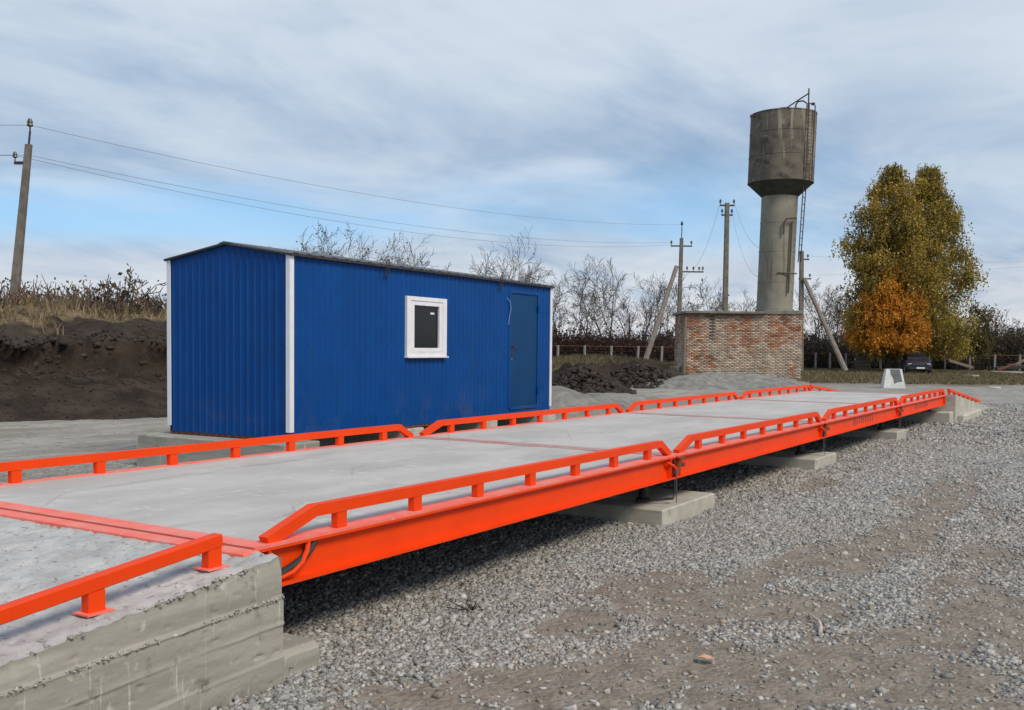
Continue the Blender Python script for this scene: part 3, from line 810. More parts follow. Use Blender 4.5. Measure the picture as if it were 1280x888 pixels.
mb.build('base_frame', M['rust'], cabin)
mb = MB(cO); mb.obox(cpt(CLEN / 2, CWID / 2, .015), (CWID - .03, CLEN - .03, .03), X=ce, Y=cd); mb.build('floor_pan', M['dark_steel'], cabin)
# window
wm = MB(cO); a0, a1, z0, z1 = WIN
def wbar(mb, aa, bb, za, zb, out, th): mb.obox(cpt((aa + bb) / 2, -out, (za + zb) / 2), (th, bb - aa, zb - za), X=ce, Y=cd, bev=.004)
wbar(wm, a0 - .01, a0 + .085, z0 - .01, z1 + .01, .018, .05); wbar(wm, a1 - .085, a1 + .01, z0 - .01, z1 + .01, .018, .05)
wbar(wm, a0 + .085, a1 - .085, z0 - .01, z0 + .05, .018, .05); wbar(wm, a0 + .085, a1 - .085, z1 - .05, z1 + .01, .018, .05)
win = wm.build('window', M['white'], cabin)
sm = MB(cO); i_ = .088; t_ = .088; iz = .053; tz = .058
wbar(sm, a0 + i_, a0 + i_ + t_, z0 + iz, z1 - iz, .010, .05); wbar(sm, a1 - i_ - t_, a1 - i_, z0 + iz, z1 - iz, .010, .05)
wbar(sm, a0 + i_ + t_, a1 - i_ - t_, z0 + iz, z0 + iz + tz, .010, .05); wbar(sm, a0 + i_ + t_, a1 - i_ - t_, z1 - iz - tz, z1 - iz, .010, .05)
sm.build('sash', M['white'], win)
gp = MB(cO); gp.obox(cpt((a0 + a1) / 2, .002, (z0 + z1) / 2), (.008, a1 - a0 - 2 * (i_ + .04), z1 - z0 - 2 * (iz + .03)), X=ce, Y=cd); gp.build('pane', M['glass'], win)
st = MB(cO); wbar(st, a0 - .02, a1 + .02, z0 - .03, z0 - .011, .03, .09); st.build('sill', M['white'], win)
stk = MB(cO); stk.obox(cpt(3.02, -.0045, 1.53), (.003, .10, .026), X=ce, Y=cd); stk.build('sticker', M['white'], win)
# door
dm = MB(cO); a0, a1, z0, z1 = DOOR
dm.obox(cpt((a0 + a1) / 2, .008, (z0 + z1) / 2), (.03, a1 - a0 - .05, z1 - z0 - .04), X=ce, Y=cd, bev=.004)
door = dm.build('door', M['door_blue'], cabin)
fm = MB(cO)
for (aa, bb, za, zb) in ((a0 - .03, a0 + .022, z0, z1 + .03), (a1 - .022, a1 + .03, z0, z1 + .03), (a0 + .022, a1 - .022, z1 - .018, z1 + .03), (a0 + .022, a1 - .022, z0 - .04, z0 + .018)):
    fm.obox(cpt((aa + bb) / 2, -.006, (za + zb) / 2), (.035, bb - aa, zb - za), X=ce, Y=cd, bev=.003)
fm.build('door_frame', M['blue'], door)
hm = MB(cO); hm.obox(cpt(a0 + .075, -.012, z0 + .95), (.008, .045, .20), X=ce, Y=cd, bev=.003)
hm.tube([cpt(a0 + .075, -.012, z0 + 1.0), cpt(a0 + .075, -.055, z0 + 1.0), cpt(a0 + .19, -.06, z0 + 1.0)], .010, 8); hm.build('handle', M['dark_steel'], door, True)
lm = MB(cO); lm.obox(cpt(a0 + .075, -.012, z0 + .80), (.010, .05, .05), X=ce, Y=cd, bev=.003); lm.build('lock', M['zinc'], door)
for zz in (.25, 1.65):
    hg = MB(cO); hg.tube([cpt(a1 - .02, -.032, z0 + zz - .06), cpt(a1 - .02, -.032, z0 + zz + .06)], .012, 8); hg.build('hinge', M['blue'], door, True)
# lifting eyes under the eaves and a loose cable end near the door
for aa in (1.86, 4.93):
    hk = MB(cO); hk.tube([cpt(aa - .02, -.012, CH - .15), cpt(aa - .02, -.05, CH - .15), cpt(aa - .02, -.06, CH + .06), cpt(aa + .0, -.06, CH + .09), cpt(aa + .03, -.06, CH + .06), cpt(aa + .03, -.05, CH - .15), cpt(aa + .03, -.012, CH - .15)], .008, 7)
    hk.build('lifting_eye', M['dark_steel'], cabin, True)
cw = MB(cO); cw.tube([cpt(5.18, -.02, 1.86), cpt(5.24, -.05, 1.80), cpt(5.27, -.05, 1.68), cpt(5.24, -.04, 1.58), cpt(5.21, -.04, 1.42)], .005, 6); cw.build('cable_end', simple('pale_blue_cable', (.22, .30, .42), (.26, .33, .44), 5, .6), cabin, True)
sc = MB(cO)
for zz in (.10, 1.06, 2.04):
    for i in range(29):
        a_ = .115 * (2 * i + 1) - .022
        if a_ > CLEN - .1 or (WIN[0] - .03 < a_ < WIN[1] + .03 and WIN[2] - .05 < zz < WIN[3] + .02) or (DOOR[0] - .04 < a_ < DOOR[1] + .04 and zz < 2.0): continue
        sc.obox(cpt(a_, -.0145, zz), (.006, .017, .017), X=ce, Y=cd)
    for i in range(8): sc.obox(cpt(-.0145, .115 * (2 * i + 1) - .022, zz), (.017, .006, .017), X=ce, Y=cd)
sc.build('screws', M['door_blue'], cabin)['kind'] = 'stuff'
for a_ in (1.15, 2.30, 3.45, 4.60):     # lapped sheet edges
    lp_ = MB(cO); z_lo = -.05
    segs_ = [(z_lo, CH - .02)] if not (WIN[0] - .02 < a_ < WIN[1] + .02) else [(z_lo, WIN[2] - .04), (WIN[3] + .02, CH - .02)]
    for (za, zb) in segs_: lp_.obox(cpt(a_ + .012, -.002, (za + zb) / 2), (.004, .030, zb - za), X=ce, Y=cd)
    lp_.build('sheet_lap', M['blue'], cabin)
# supports under the cabin
def slab(a0, a1, e0, e1, z0, z1, label, mat='pad', name='support_slab'):
    c = cpt((a0 + a1) / 2, (e0 + e1) / 2, 0); o = (c.x, c.y, 0); s_ = MB(o)
    s_.obox((c.x, c.y, (z0 + z1) / 2), (e1 - e0, a1 - a0, z1 - z0), X=ce, Y=cd, bev=.012)
    return s_.thing(name, M[mat], label, 'concrete slab', 'slabs under the blue cabin')
slab(-.30, .34, -.18, CWID + .28, -.02, .405, 'long concrete slab under the near gable end of the blue cabin', 'form')
slab(2.35, 2.75, -.06, CWID, -.02, .405, 'concrete block under the blue cabin left of the window')
slab(4.5, 4.85, -.06, CWID, -.02, .405, 'concrete block under the blue cabin near the door')
slab(6.35, 6.85, -.10, CWID, -.02, .405, 'concrete block under the far end of the blue cabin')

# ------------------------------------------------------------------ terrain mounds
def patch(name, org, U, Vv, ur, vr, step, fn, cover, mat, label, cat=None, kind='structure', shift=None):
    us = np.arange(ur[0], ur[1] + 1e-6, step); vs = np.arange(vr[0], vr[1] + 1e-6, step)
    UU, VV = np.meshgrid(us, vs); Z = fn(UU, VV)
    CV = cover(UU, VV, Z)
    if shift is not None: VV = VV + shift(UU, VV)
    P = np.stack([UU * U[0] + VV * Vv[0], UU * U[1] + VV * Vv[1], Z], -1).reshape(-1, 3)
    ii = np.arange(UU.size).reshape(UU.shape)
    me = np_mesh(name, P, np.stack([ii[:-1, :-1], ii[:-1, 1:], ii[1:, 1:], ii[1:, :-1]], -1).reshape(-1, 4), mat, smooth=True)
    a = me.attributes.new('cover', 'FLOAT', 'POINT'); a.data.foreach_set('value', np.asarray(CV, np.float32).ravel())
    o = link(name, me); o.location = (org[0], org[1], 0)
    return tag(o, label, cat, kind=kind)
bA = on_z(0, 532); bB = on_z(212, 523)
bU = (bB - bA)[:2] / np.linalg.norm((bB - bA)[:2]); bV = np.array([-bU[1], bU[0]])
if bV @ (bA[:2] - CAM[:2]) < 0: bV = -bV
def clod(u, v, sc, seed):
    n = fbm(u * sc, v * sc, 4, seed, .55); return np.abs(n - .5) * 2
def ledge(u): return 3.6 + (fbm(u * .5, u * 0, 4, 203) - .5) * 2.6
def lip(u, v):
    l = ledge(u); a = sstep(fbm(u * .8, u * 0 + 3, 3, 205), .30, .55)
    return -(.55 * a) * sstep(v, l + .15, l + .36) * sstep(v, l + 1.6, l + .5) + (fbm(u * 2.5, v * 2.5, 3, 209) - .5) * .25 * sstep(v, l, l + .3)
def bank(u, v):
    w = v + (fbm(u * .35, v * .2, 3, 200) - .5) * 1.6
    z = 1.02 * sstep(w, -.2, 4.2) - .05
    led = ledge(u)
    z = z + (.55 + .5 * (fbm(u * .6, u * 0 + 5, 3, 204) - .5)) * sstep(v, led, led + .35)
    z = z + .95 * sstep(w, 4.5, 13) + (fbm(u * .45, v * .45, 4, 211, .6) - .5) * .9 * sstep(v, 4.2, 6.5)
    z = z + clod(u, v, 1.0, 206) * .42 * sstep(v, 2.8, 4.2) * sstep(v, 11, 6) + clod(u, v, 4, 207) * .09 * sstep(v, .1, 1.5)
    z = z + (fbm(u * 6, v * 6, 3, 208) - .5) * .07
    return z - .3 * sstep(v, .15, -.6)
def bank_cover(u, v, z):
    return sstep(v + (fbm(u * .9, v * .9, 5, 210, .6) - .5) * 11 - u * .22, 7.2, 9.0)
patch('soil_bank', bA, bU, bV, (-16, 14), (-.6, 22), .13, bank, bank_cover, M['soil'], 'dark dug soil bank with clods left of the blue cabin', shift=lip)
def bank_xyz(u, v):
    u = np.asarray(u, float); v = np.asarray(v, float)
    return np.stack([bA[0] + u * bU[0] + v * bV[0], bA[1] + u * bU[1] + v * bV[1], bank(u, v)], -1)
vw = _f[:2] / np.linalg.norm(_f[:2]); vp = np.array([vw[1], -vw[0]])
def heap(name, px, dep, ru, rv, h, mat, label, clods=.3, seed=0, cov=0.0, cat='heap', skew=0.0, kind='structure'):
    c = at_depth(px, 437, dep)
    def fn(u, v):
        q = np.sqrt((u / ru) ** 2 + (v / rv) ** 2) + (fbm(u * 1.3 / ru * 2, v * 1.3 / rv * 2, 4, seed) - .5) * .55
        z = h * sstep(q, 1.0, .05) * (1 + skew * u / ru)
        return z + (clod(u, v, 1.6, seed + 5) * clods + clod(u, v, 4.5, seed + 6) * clods * .4) * sstep(q, 1.0, .6) - .06 - .15 * sstep(q, 1.0, 1.2)
    return patch(name, c, vp, vw, (-ru * 1.25, ru * 1.25), (-rv * 1.25, rv * 1.25), max(.07, ru / 60), fn,
                 lambda u, v, z: cov * sstep(fbm(u * .8, v * .8, 4, seed + 9) + v / rv * .3, .3, .6), mat, label, kind=kind)
heap('gravel_heap', 690, 25, 2.4, 2.2, .62, M['grit'], 'small pale grey screenings heap at the right end of the blue cabin', .08, 300)
heap('gravel_heap', 760, 29, 2.6, 1.4, .30, M['grit'], 'low pale grey screenings ridge in front of the dark soil heap', .06, 310)
heap('gravel_heap', 905, 41, 5.0, 4.0, .62, M['grit'], 'broad pale grey screenings heap in front of the brick base', .09, 320)
heap('soil_heap', 728, 35, 2.1, 2.0, .95, M['soil'], 'dark clod heap right of the blue cabin', .38, 330)
heap('soil_heap', 800, 42, 3.2, 3.0, .95, M['soil'], 'dark soil heap below the leaning pole brace', .35, 340)
heap('grass_rise', 745, 62, 9.0, 12.0, .85, M['soil'], 'tan grassy rise in front of the fence left of the brick base', .12, 350, cov=1.0)

def clods_on(name, P, s0, s1, label, parent=None):
    n = len(P); sz = s0 + (s1 - s0) * rng.beta(1.1, 3.2, n)
    g_ = rng.uniform(.6, 1.35, (n, 1)) * np.array([.044, .033, .025])
    ob = stones(name, P[:, 0], P[:, 1], P[:, 2] - sz * .1, sz, g_, label, M['clod']); ob['category'] = 'soil clods'; return ob
M['clod'] = tinted('soil_clod', .95, 9)
uu = rng.uniform(-14, 12, 3000); vv = ledge(uu) + rng.normal(.6, .7, 3000)
clods_on('bank_clods', bank_xyz(uu, vv) + np.stack([lip(uu, vv) * bV[0], lip(uu, vv) * bV[1], 0 * uu], -1), .03, .22, 'loose dark clods along the ledge of the soil bank')
uu = rng.uniform(-14, 12, 2600); vv = rng.uniform(.1, 3.6, 2600) ** 1.0
clods_on('bank_crumbs', bank_xyz(uu, vv), .02, .09, 'small dark crumbs on the lower slope of the soil bank')
for (px_, dep_, ru_, rv_, h_, lab_) in ((728, 34.4, 1.8, 1.6, .62, 'dark clods on the heap right of the cabin'), (800, 41.2, 2.8, 2.4, .60, 'dark clods on the heap below the leaning brace')):
    c_ = at_depth(px_, 437, dep_); n_ = 1300; a_ = rng.uniform(0, 6.283, n_); q_ = np.sqrt(rng.random(n_))
    Pu = np.cos(a_) * q_ * ru_; Pv = np.sin(a_) * q_ * rv_
    P_ = np.stack([c_[0] + Pu * vp[0] + Pv * vw[0], c_[1] + Pu * vp[1] + Pv * vw[1], h_ * 1.35 * (1 - sstep(q_, .05, 1.0)) + .03], -1)
    clods_on('heap_clods', P_, .04, .26, lab_)
# ------------------------------------------------------------------ water tower on brick base
TD = 51.5
tb = at_depth(857, 475, TD); tb2 = at_depth(1001, 475, TD)
tx = Vector((tb2[0] - tb[0], tb2[1] - tb[1], 0)); BW = tx.length; tx.normalize(); ty = Vector((-tx.y, tx.x, 0))   # ty points away
if ty.dot(Vector((vw[0], vw[1], 0))) < 0: ty = -ty
BZ0 = min(tb[2], tb2[2]) - .05; BH = 3.38; BD = 3.6
tO = Vector((tb[0] + tx.x * BW / 2, tb[1] + tx.y * BW / 2, 0))
base = empty('brick_base', tO, 'weathered brick valve house carrying the water tower', 'brick base')
def tpt(a, d, z): return Vector((tb[0], tb[1], 0)) + tx * a + ty * d + UP * z
core = MB(tO); core.obox(tpt(BW / 2, BD / 2, BH / 2 - .1), (BW - .03, BD - .03, BH + .2), X=tx, Y=ty); core.build('mortar_core', M['mortar'], base)
bh, bw, gapm = .082, .262, .014
bv, bf_, bc = [], [], []
def face_bricks(p0, dx, nrm, width, seed):
    rows = int(BH / bh)
    for r_ in range(rows):
        z = r_ * bh
        a = -(bw / 2 if r_ % 2 else 0)
        while a < width:
            aa, ab = max(a, .0), min(a + bw - gapm, width); a += bw
            if ab - aa < .05: continue
            ca = (aa + ab) / 2
            fx = ca; fz = z
            prot = rng.uniform(.004, .020)
            er = fbm(np.array(fx * 1.5 + seed), np.array(fz * 1.5), 4, 400)
            if er > .70 and rng.random() < .5: prot = -.012
            P = p0 + dx * aa; Q = p0 + dx * ab
            z0, z1 = z + .006, z + bh - gapm + .006
            o_ = nrm * prot; i_ = nrm * -.03
            n0 = len(bv)
            for (pt, off) in ((P, i_), (Q, i_), (P, o_), (Q, o_)):
                for zz in (z0, z1): bv.append(pt + off + UP * zz)
            for fq in ((4, 6, 7, 5), (0, 4, 5, 1), (2, 3, 7, 6), (0, 2, 6, 4), (1, 5, 7, 3)): bf_.append(tuple(n0 + k for k in fq))
            # colour: red brick, lime-washed; darker in one upright streak, towards the top and at the foot
            wash = fbm(np.array(fx * 1.3 + seed + 2), np.array(fz * 1.3 + 5), 5, 410, .65)
            lime = float(sstep(wash + .14 * math.exp(-((fx - 2.0) / 1.0) ** 2) + .10 * (1 if fx > 4.2 and fz < 1.6 else 0) + (.06 if fz < 1.2 else 0) + rng.uniform(-.17, .17), .42, .60))
            if 2.75 < fx < 3.3 and fz > 1.7: lime *= .1
            red = np.array([.46, .185, .10]) * rng.uniform(.65, 1.25)
            if rng.random() < .35: red = np.array([.52, .33, .22]) * rng.uniform(.8, 1.1)
            lim = np.array([.64, .52, .40]) * rng.uniform(.72, 1.08)
            c_ = red * (1 - lime) + lim * lime
            darken = math.exp(-((fx - 1.32) / .10) ** 2) * (1 if fz > 1.9 else .2) + .8 * math.exp(-(BH - fz) / .16) + .4 * math.exp(-fz / .12)
            c_ = c_ * (1 - .75 * min(1, darken))
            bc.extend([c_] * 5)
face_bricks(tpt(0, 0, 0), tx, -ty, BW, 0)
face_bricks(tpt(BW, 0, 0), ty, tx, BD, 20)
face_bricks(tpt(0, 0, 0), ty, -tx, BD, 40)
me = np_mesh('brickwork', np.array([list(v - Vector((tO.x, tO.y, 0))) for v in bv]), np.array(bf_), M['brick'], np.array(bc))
bo = link('brickwork', me, base); bo['kind'] = 'stuff'
rf = MB(tO)
rf.obox(tpt(BW * .33, BD / 2, BH + .07), (BW * .70, BD + .5, .13), X=tx, Y=ty, bev=.02); rf.build('roof_slab', M['slab_dark'], base)
rf = MB(tO); rf.obox(tpt(BW * .84, BD / 2 + .1, BH + .105), (BW * .33, BD + .35, .20), X=tx, Y=ty, bev=.02); rf.build('roof_slab', M['slab_dark'], base)
# tower
px_m = FL / TD
tc_ = tpt(BW * .80 + .10, 1.35, BH + .208)
tower = empty('water_tower', (tc_.x, tc_.y, tc_.z), 'tall rusty grey steel water tower with wider tank on top', 'water tower')
wO = Vector(tower.location)
lean = Vector((tx.x, tx.y, 0)) * .026
z_c0, z_c1, z_t0, z_t1 = BH + .21, 9.54, 10.26, 13.82
cr, tr_ = .93, 1.68
def lathe_lean(mb, prof, n=48):
    vs, fs = [], []
    for (r, z) in prof:
        c = Vector((tc_.x, tc_.y, z)) + lean * (z - z_c0)
        for k in range(n):
            a = 2 * math.pi * k / n; vs.append(c + Vector((r * math.cos(a), r * math.sin(a), 0)))
    for i in range(len(prof) - 1):
        for k in range(n): fs.append((i * n + k, i * n + (k + 1) % n, (i + 1) * n + (k + 1) % n, (i + 1) * n + k))
    fs.append(tuple(range(n - 1, -1, -1))); fs.append(tuple((len(prof) - 1) * n + k for k in range(n)))
    mb.add(vs, fs)
M['pipe'] = simple('pipe_rust', (.07, .05, .04), (.11, .085, .065), 9, .8)
prof = [(cr + .07, z_c0), (cr + .07, z_c0 + .10), (cr, z_c0 + .10)]
for zz in (5.1, 6.7, 8.2): prof += [(cr, zz - .03), (cr + .010, zz - .025), (cr + .010, zz + .025), (cr, zz + .03)]
prof += [(cr, z_c1 + .05)]
mb = MB(wO); lathe_lean(mb, prof); mb.build('column', M['tower_col'], tower, True)
mb = MB(wO); lathe_lean(mb, [(cr + .004, z_c1 + .02), (tr_, z_t0), (tr_, z_t0 + .02)]); mb.build('tank_cone', M['tower_cone'], tower, True)
prof = [(tr_ + .012, z_t0 - .01), (tr_ + .012, z_t0 + .05), (tr_, z_t0 + .055)]
for zz in (11.6, 12.8): prof += [(tr_, zz - .03), (tr_ + .012, zz - .025), (tr_ + .012, zz + .025), (tr_, zz + .03)]
prof += [(tr_, z_t1 - .05), (tr_ + .02, z_t1 - .045), (tr_ + .02, z_t1), (.35, z_t1 + .22), (.35, z_t1 + .34), (.05, z_t1 + .36)]
mb = MB(wO); lathe_lean(mb, prof); mb.build('tank', M['tower'], tower, True)
def wpt(ang, r, z):   # ang measured from the viewer-facing side, positive to the viewer's right
    c = Vector((tc_.x, tc_.y, z)) + lean * (z - z_c0); d = (-ty * math.cos(ang) + tx * math.sin(ang)); return c + d * r
mb = MB(wO)    # ladder
for da in (-.13, .13):
    mb.tube([wpt(.62 + da, tr_ + .14, z_t1 + .2), wpt(.62 + da, tr_ + .14, z_t0)], .035, 6)
    mb.tube([wpt(.9 + da, cr + .42, z_t0 + .02), wpt(.95 + da * 1.1, cr + .30, 6.1)], .032, 6)
for i in range(34):
    z = 6.3 + i * .35
    if z < z_t0: mb.tube([wpt(.95 - .14, cr + .36, z), wpt(.95 + .14, cr + .36, z)], .02, 5)
    elif z < z_t1: mb.tube([wpt(.62 - .13, tr_ + .14, z), wpt(.62 + .13, tr_ + .14, z)], .018, 5)
mb.build('ladder', M['pipe'], tower)
mb = MB(wO)    # overflow pipe on the column
mb.tube([wpt(.55, cr + .30, 8.35), wpt(.1, cr + .22, 8.30), wpt(.0, cr + .16, 8.1), wpt(.0, cr + .12, 7.5)], .05, 7); mb.tube([wpt(.45, cr + .12, 8.2), wpt(.42, cr + .12, z_c0 + .9)], .05, 7)
mb.tube([wpt(-.2, cr + .05, 5.55), wpt(.7, cr + .35, 5.5)], .035, 6); mb.build('overflow_pipe', M['pipe'], tower, True)
mb = MB(wO); mast = wpt(1.1, tr_ * .75, z_t1)
mb.tube([mast, mast + Vector((0, 0, 1.25))], .04, 6); mb.tube([mast + Vector((0, 0, 1.0)), wpt(-.2, .45, z_t1 + .2)], .035, 6)
mb.tube([wpt(.75, tr_ * .8, z_t1), wpt(.75, tr_ * .8, z_t1 + .38), wpt(.65, tr_ * .7, z_t1 + .52), wpt(.5, tr_ * .6, z_t1 + .5), wpt(.42, tr_ * .55, z_t1 + .32), wpt(.42, tr_ * .55, z_t1 + .1)], .04, 6)
mb.tube([mast + Vector((0, 0, .5)), mast + tx * .22 + Vector((0, 0, .46))], .03, 5); mb.build('antenna_mast', M['dark_steel'], tower, True)
mb = MB(wO); mb.lathe(mast + tx * .24 + Vector((0, 0, .40)), [(.03, -.02), (.10, .0), (.10, .10), (.03, .14)], 10); mb.build('lamp', M['insulator'], tower, True)
mb = MB(wO); mb.tube([wpt(-1.25, tr_ - .1, z_t1 - .16), wpt(-1.35, tr_ + .22, z_t1 - .14)], .06, 7); mb.build('drain_spout', M['rust'], tower)

# ------------------------------------------------------------------ utility poles
def insulator(mb, p, s=1.0):
    mb.tube([p, Vector(p) + Vector((0, 0, .12 * s))], .02 * s, 6)
    mb.lathe(Vector(p) + Vector((0, 0, .12 * s)), [(.05 * s, 0), (.085 * s, .02 * s), (.06 * s, .09 * s), (.075 * s, .11 * s), (.04 * s, .20 * s)], 9)
def pole(pb, pt, r0, r1, label, arms, name='utility_pole', pin=None, side=None, extra=None):
    """arms: (drop from top, half length, [insulator offsets])"""
    pb = Vector(pb); pt = Vector(pt); r_ = empty(name, (pb.x, pb.y, pb.z), label, 'utility pole'); o = r_.location
    ax = (pt - pb).normalized(); sd = Vector(side) if side else Vector((vp[0], vp[1], 0))
    mb = MB(o); mb.bar(pb - ax * .3, pb + (pt - pb) * .5, r0 * 2, r0 * 1.7, up=sd, bev=.02) if False else None
    n = 8; vs, fs = [], []
    for i in range(n + 1):
        t = i / n; c = pb - ax * .3 * (1 - t) + (pt - pb) * t; r = r0 + (r1 - r0) * t
        f2 = sd.cross(ax).normalized()
        for (a, b2) in ((-1, -.75), (-.75, -1), (.75, -1), (1, -.75), (1, .75), (.75, 1), (-.75, 1), (-1, .75)): vs.append(c + sd * a * r + f2 * b2 * r * .85)
    for i in range(n):
        for k in range(8): fs.append((i * 8 + k, i * 8 + (k + 1) % 8, i * 8 + 8 + (k + 1) % 8, i * 8 + 8 + k))
    fs.append(tuple(n * 8 + k for k in range(8)))
    mb.add(vs, fs); mb.build('shaft', M['pole'], r_)
    tips = []
    if pin:
        p_ = MB(o); p_.tube([pt - ax * .5, pt + ax * pin], .035, 6); p_.build('top_pin', M['dark_steel'], r_)
        q = MB(o); insulator(q, pt + ax * pin, 1.3); q.build('insulator', M['insulator'], r_, True); tips.append(pt + ax * (pin + .2))
    for (drop, h0, h1, ins) in arms:
        c = pt - ax * drop; a_ = MB(o); a_.bar(c + sd * h0, c + sd * h1, .10, .09); a_.build('cross_arm', M['dark_steel'], r_)
        for s_ in ins:
            q = MB(o); insulator(q, c + sd * s_ + Vector((0, 0, .05)), 1.0); q.build('insulator', M['insulator'], r_, True); tips.append(c + sd * s_ + Vector((0, 0, .25)))
    return r_, tips
# leaning pole on the bank
lp_b = at_depth(8, 432, 33.5); lp_b[2] = 1.0; lp_t = at_depth(36, 181, 33.5)
_b = at_depth(13, 425, 33.5); lp_base = Vector(_b) + (Vector(_b) - Vector(lp_t)).normalized() * 1.4
poleL, tipsL = pole(lp_base, lp_t, .16, .10, 'leaning concrete utility pole on the soil bank at left', [(.62, -.42, .05, [-.40])], pin=.45)
bA_ = at_depth(847, 462, 70); tA_ = at_depth(852, 298, 70)
poleA, tipsA = pole(bA_, tA_, .17, .12, 'concrete utility pole with long leaning brace left of the brick base', [(.55, -.75, .75, [-.7, .7]), (2.35, -.1, 1.6, [.45, .9, 1.3, 1.55])], pin=.75)
br_ = MB(poleA.location); br_.tube([at_depth(803, 462, 69.2), at_depth(846, 333, 69.9)], [.20, .16], 8); br_.build('brace', M['brace'], poleA, True)
bB_ = at_depth(905, 455, 62); tB_ = at_depth(909, 254, 62)
poleB, tipsB = pole(bB_, tB_, .18, .13, 'tall concrete utility pole rising behind the brick base', [(.15, -.45, .45, [-.42, .42]), (.75, -.35, .35, [-.3, .3])])
bC_ = at_depth(1001, 462, 72); tC_ = at_depth(1002, 314, 72)
poleC, tipsC = pole(bC_, tC_, .17, .14, 'utility pole with brace just right of the water tower', [(.6, -.1, .55, [.45]), (2.0, -.2, .7, [.6])])
br_ = MB(poleC.location); br_.tube([at_depth(1057, 464, 70.5), at_depth(1005, 348, 71.8)], [.20, .15], 8); br_.build('brace', M['brace'], poleC, True)
for pr_, tp in ((poleB, 0), (poleC, 0)): pass
def wire(p, q, sag, label, grp='overhead wires', r=.008, n=26):
    p = Vector(p); q = Vector(q); o = (p + q) / 2; o.z = min(p.z, q.z); mb = MB(o)
    pts = [p.lerp(q, i / n) - Vector((0, 0, sag * 4 * (i / n) * (1 - i / n))) for i in range(n + 1)]
    mb.tube(pts, r, 4); return mb.thing('overhead_wire', M['wire'], label, 'wire', grp)
wire(tipsL[0], tipsA[0], .9, 'highest wire from the leaning left pole to the braced pole')
lw2 = Vector(lp_t) - Vector((0, 0, .35))
wire(lw2, tipsA[1], .9, 'middle wire from the leaning left pole to the braced pole')
wire(tipsL[1], Vector(tipsA[1]) - Vector((0, 0, .16)), 1.15, 'lowest wire from the leaning left pole to the braced pole')
wire(tipsL[0], Vector(tipsL[0]) + Vector((-26, -20, .4)), .3, 'highest wire leaving the leaning pole past the left edge')
wire(lw2, Vector(lw2) + Vector((-26, -20, .3)), .3, 'middle wire leaving the leaning pole past the left edge')
wire(tipsL[1], Vector(tipsL[1]) + Vector((-26, -20, .2)), .3, 'lowest wire leaving the leaning pole past the left edge')
rr1 = at_depth(1420, 318, 95); rr2 = at_depth(1420, 324, 95)
wire(tipsC[0], rr1, .6, 'upper wire running right from the pole behind the tower in front of the trees')
wire(tipsC[1], rr2, .2, 'lower wire running right from the pole behind the tower in front of the trees')
wire(tipsB[1], wpt(-.9, cr + .02, 6.8), .8, 'upper slack wire from the tall pole to the tower column', r=.008)
wire(tipsB[3], wpt(-.9, cr + .02, 5.4), 1.3, 'lower slack wire from the tall pole to the tower column', r=.008)
wire(tipsB[0], tipsA[4], .7, 'wire between the tall pole and the braced pole', r=.008)

# ------------------------------------------------------------------ vegetation generators
def tubes_np(segs, n=3):
    """segs: list of (p, q, r0, r1) -> verts, quads"""
    P = np.array([s[0] for s in segs], float); Q = np.array([s[1] for s in segs], float)
    r0 = np.array([s[2] for s in segs]); r1 = np.array([s[3] for s in segs])
    D = Q - P; D /= np.maximum(np.linalg.norm(D, axis=1), 1e-9)[:, None]
    ref = np.where(np.abs(D[:, 2:3]) > .9, np.array([[1., 0, 0]]), np.array([[0, 0, 1.]]))
    A = np.cross(D, ref); A /= np.linalg.norm(A, axis=1)[:, None]; B = np.cross(D, A)
    V = np.zeros((len(segs), 2, n, 3))
    for k in range(n):
        a = 2 * math.pi * k / n; w = A * math.cos(a) + B * math.sin(a)
        V[:, 0, k] = P + w * r0[:, None]; V[:, 1, k] = Q + w * r1[:, None]
    base = (np.arange(len(segs)) * 2 * n)[:, None, None]
    q = np.array([[k, (k + 1) % n, n + (k + 1) % n, n + k] for k in range(n)])[None]
    return V.reshape(-1, 3), (base + q).reshape(-1, 4)
def grow_tree(h, rr, stems=1, spread=.35, levels=4, droop=0.0, rmin=.014, dens=1.0, r_trunk=None):
    segs = []; tips = []
    def branch(p, d, L, r, lev):
        steps = 4 if lev < 2 else 3
        q = p
        for i in range(steps):
            d = (d + np.array([rr.gauss(0, .10), rr.gauss(0, .10), .05 - droop * (lev > 1)])); d /= np.linalg.norm(d)
            q2 = q + d * L / steps; ra = r * (1 - .55 * i / steps); rb = r * (1 - .55 * (i + 1) / steps)
            segs.append((q, q2, max(ra, rmin), max(rb, rmin)))
            if lev < levels and i > 0 or (lev < levels and lev > 0):
                k = rr.choice((1, 1, 2)) if rr.random() < dens else 0
                for _ in range(k):
                    az = rr.uniform(0, 6.283); tilt = rr.uniform(.45, .95) * (1 if lev else spread * 2.2)
                    o = np.cross(d, [math.cos(az), math.sin(az), .2]); o /= np.linalg.norm(o)
                    nd = d * math.cos(tilt) + o * math.sin(tilt)
                    branch(q2, nd, L * rr.uniform(.42, .68), max(rb * .6, rmin), lev + 1)
            q = q2
        tips.append((q, lev))
    for s_ in range(stems):
        az = rr.uniform(0, 6.283); t = spread * rr.uniform(.3, 1) if stems > 1 else rr.uniform(0, .06)
        d = np.array([math.sin(t) * math.cos(az), math.sin(t) * math.sin(az), math.cos(t)])
        branch(np.array([rr.gauss(0, .12), rr.gauss(0, .12), -.2]), d, h * rr.uniform(.55, .7), (r_trunk or h * .012) * rr.uniform(.8, 1.1), 0)
    return segs, tips
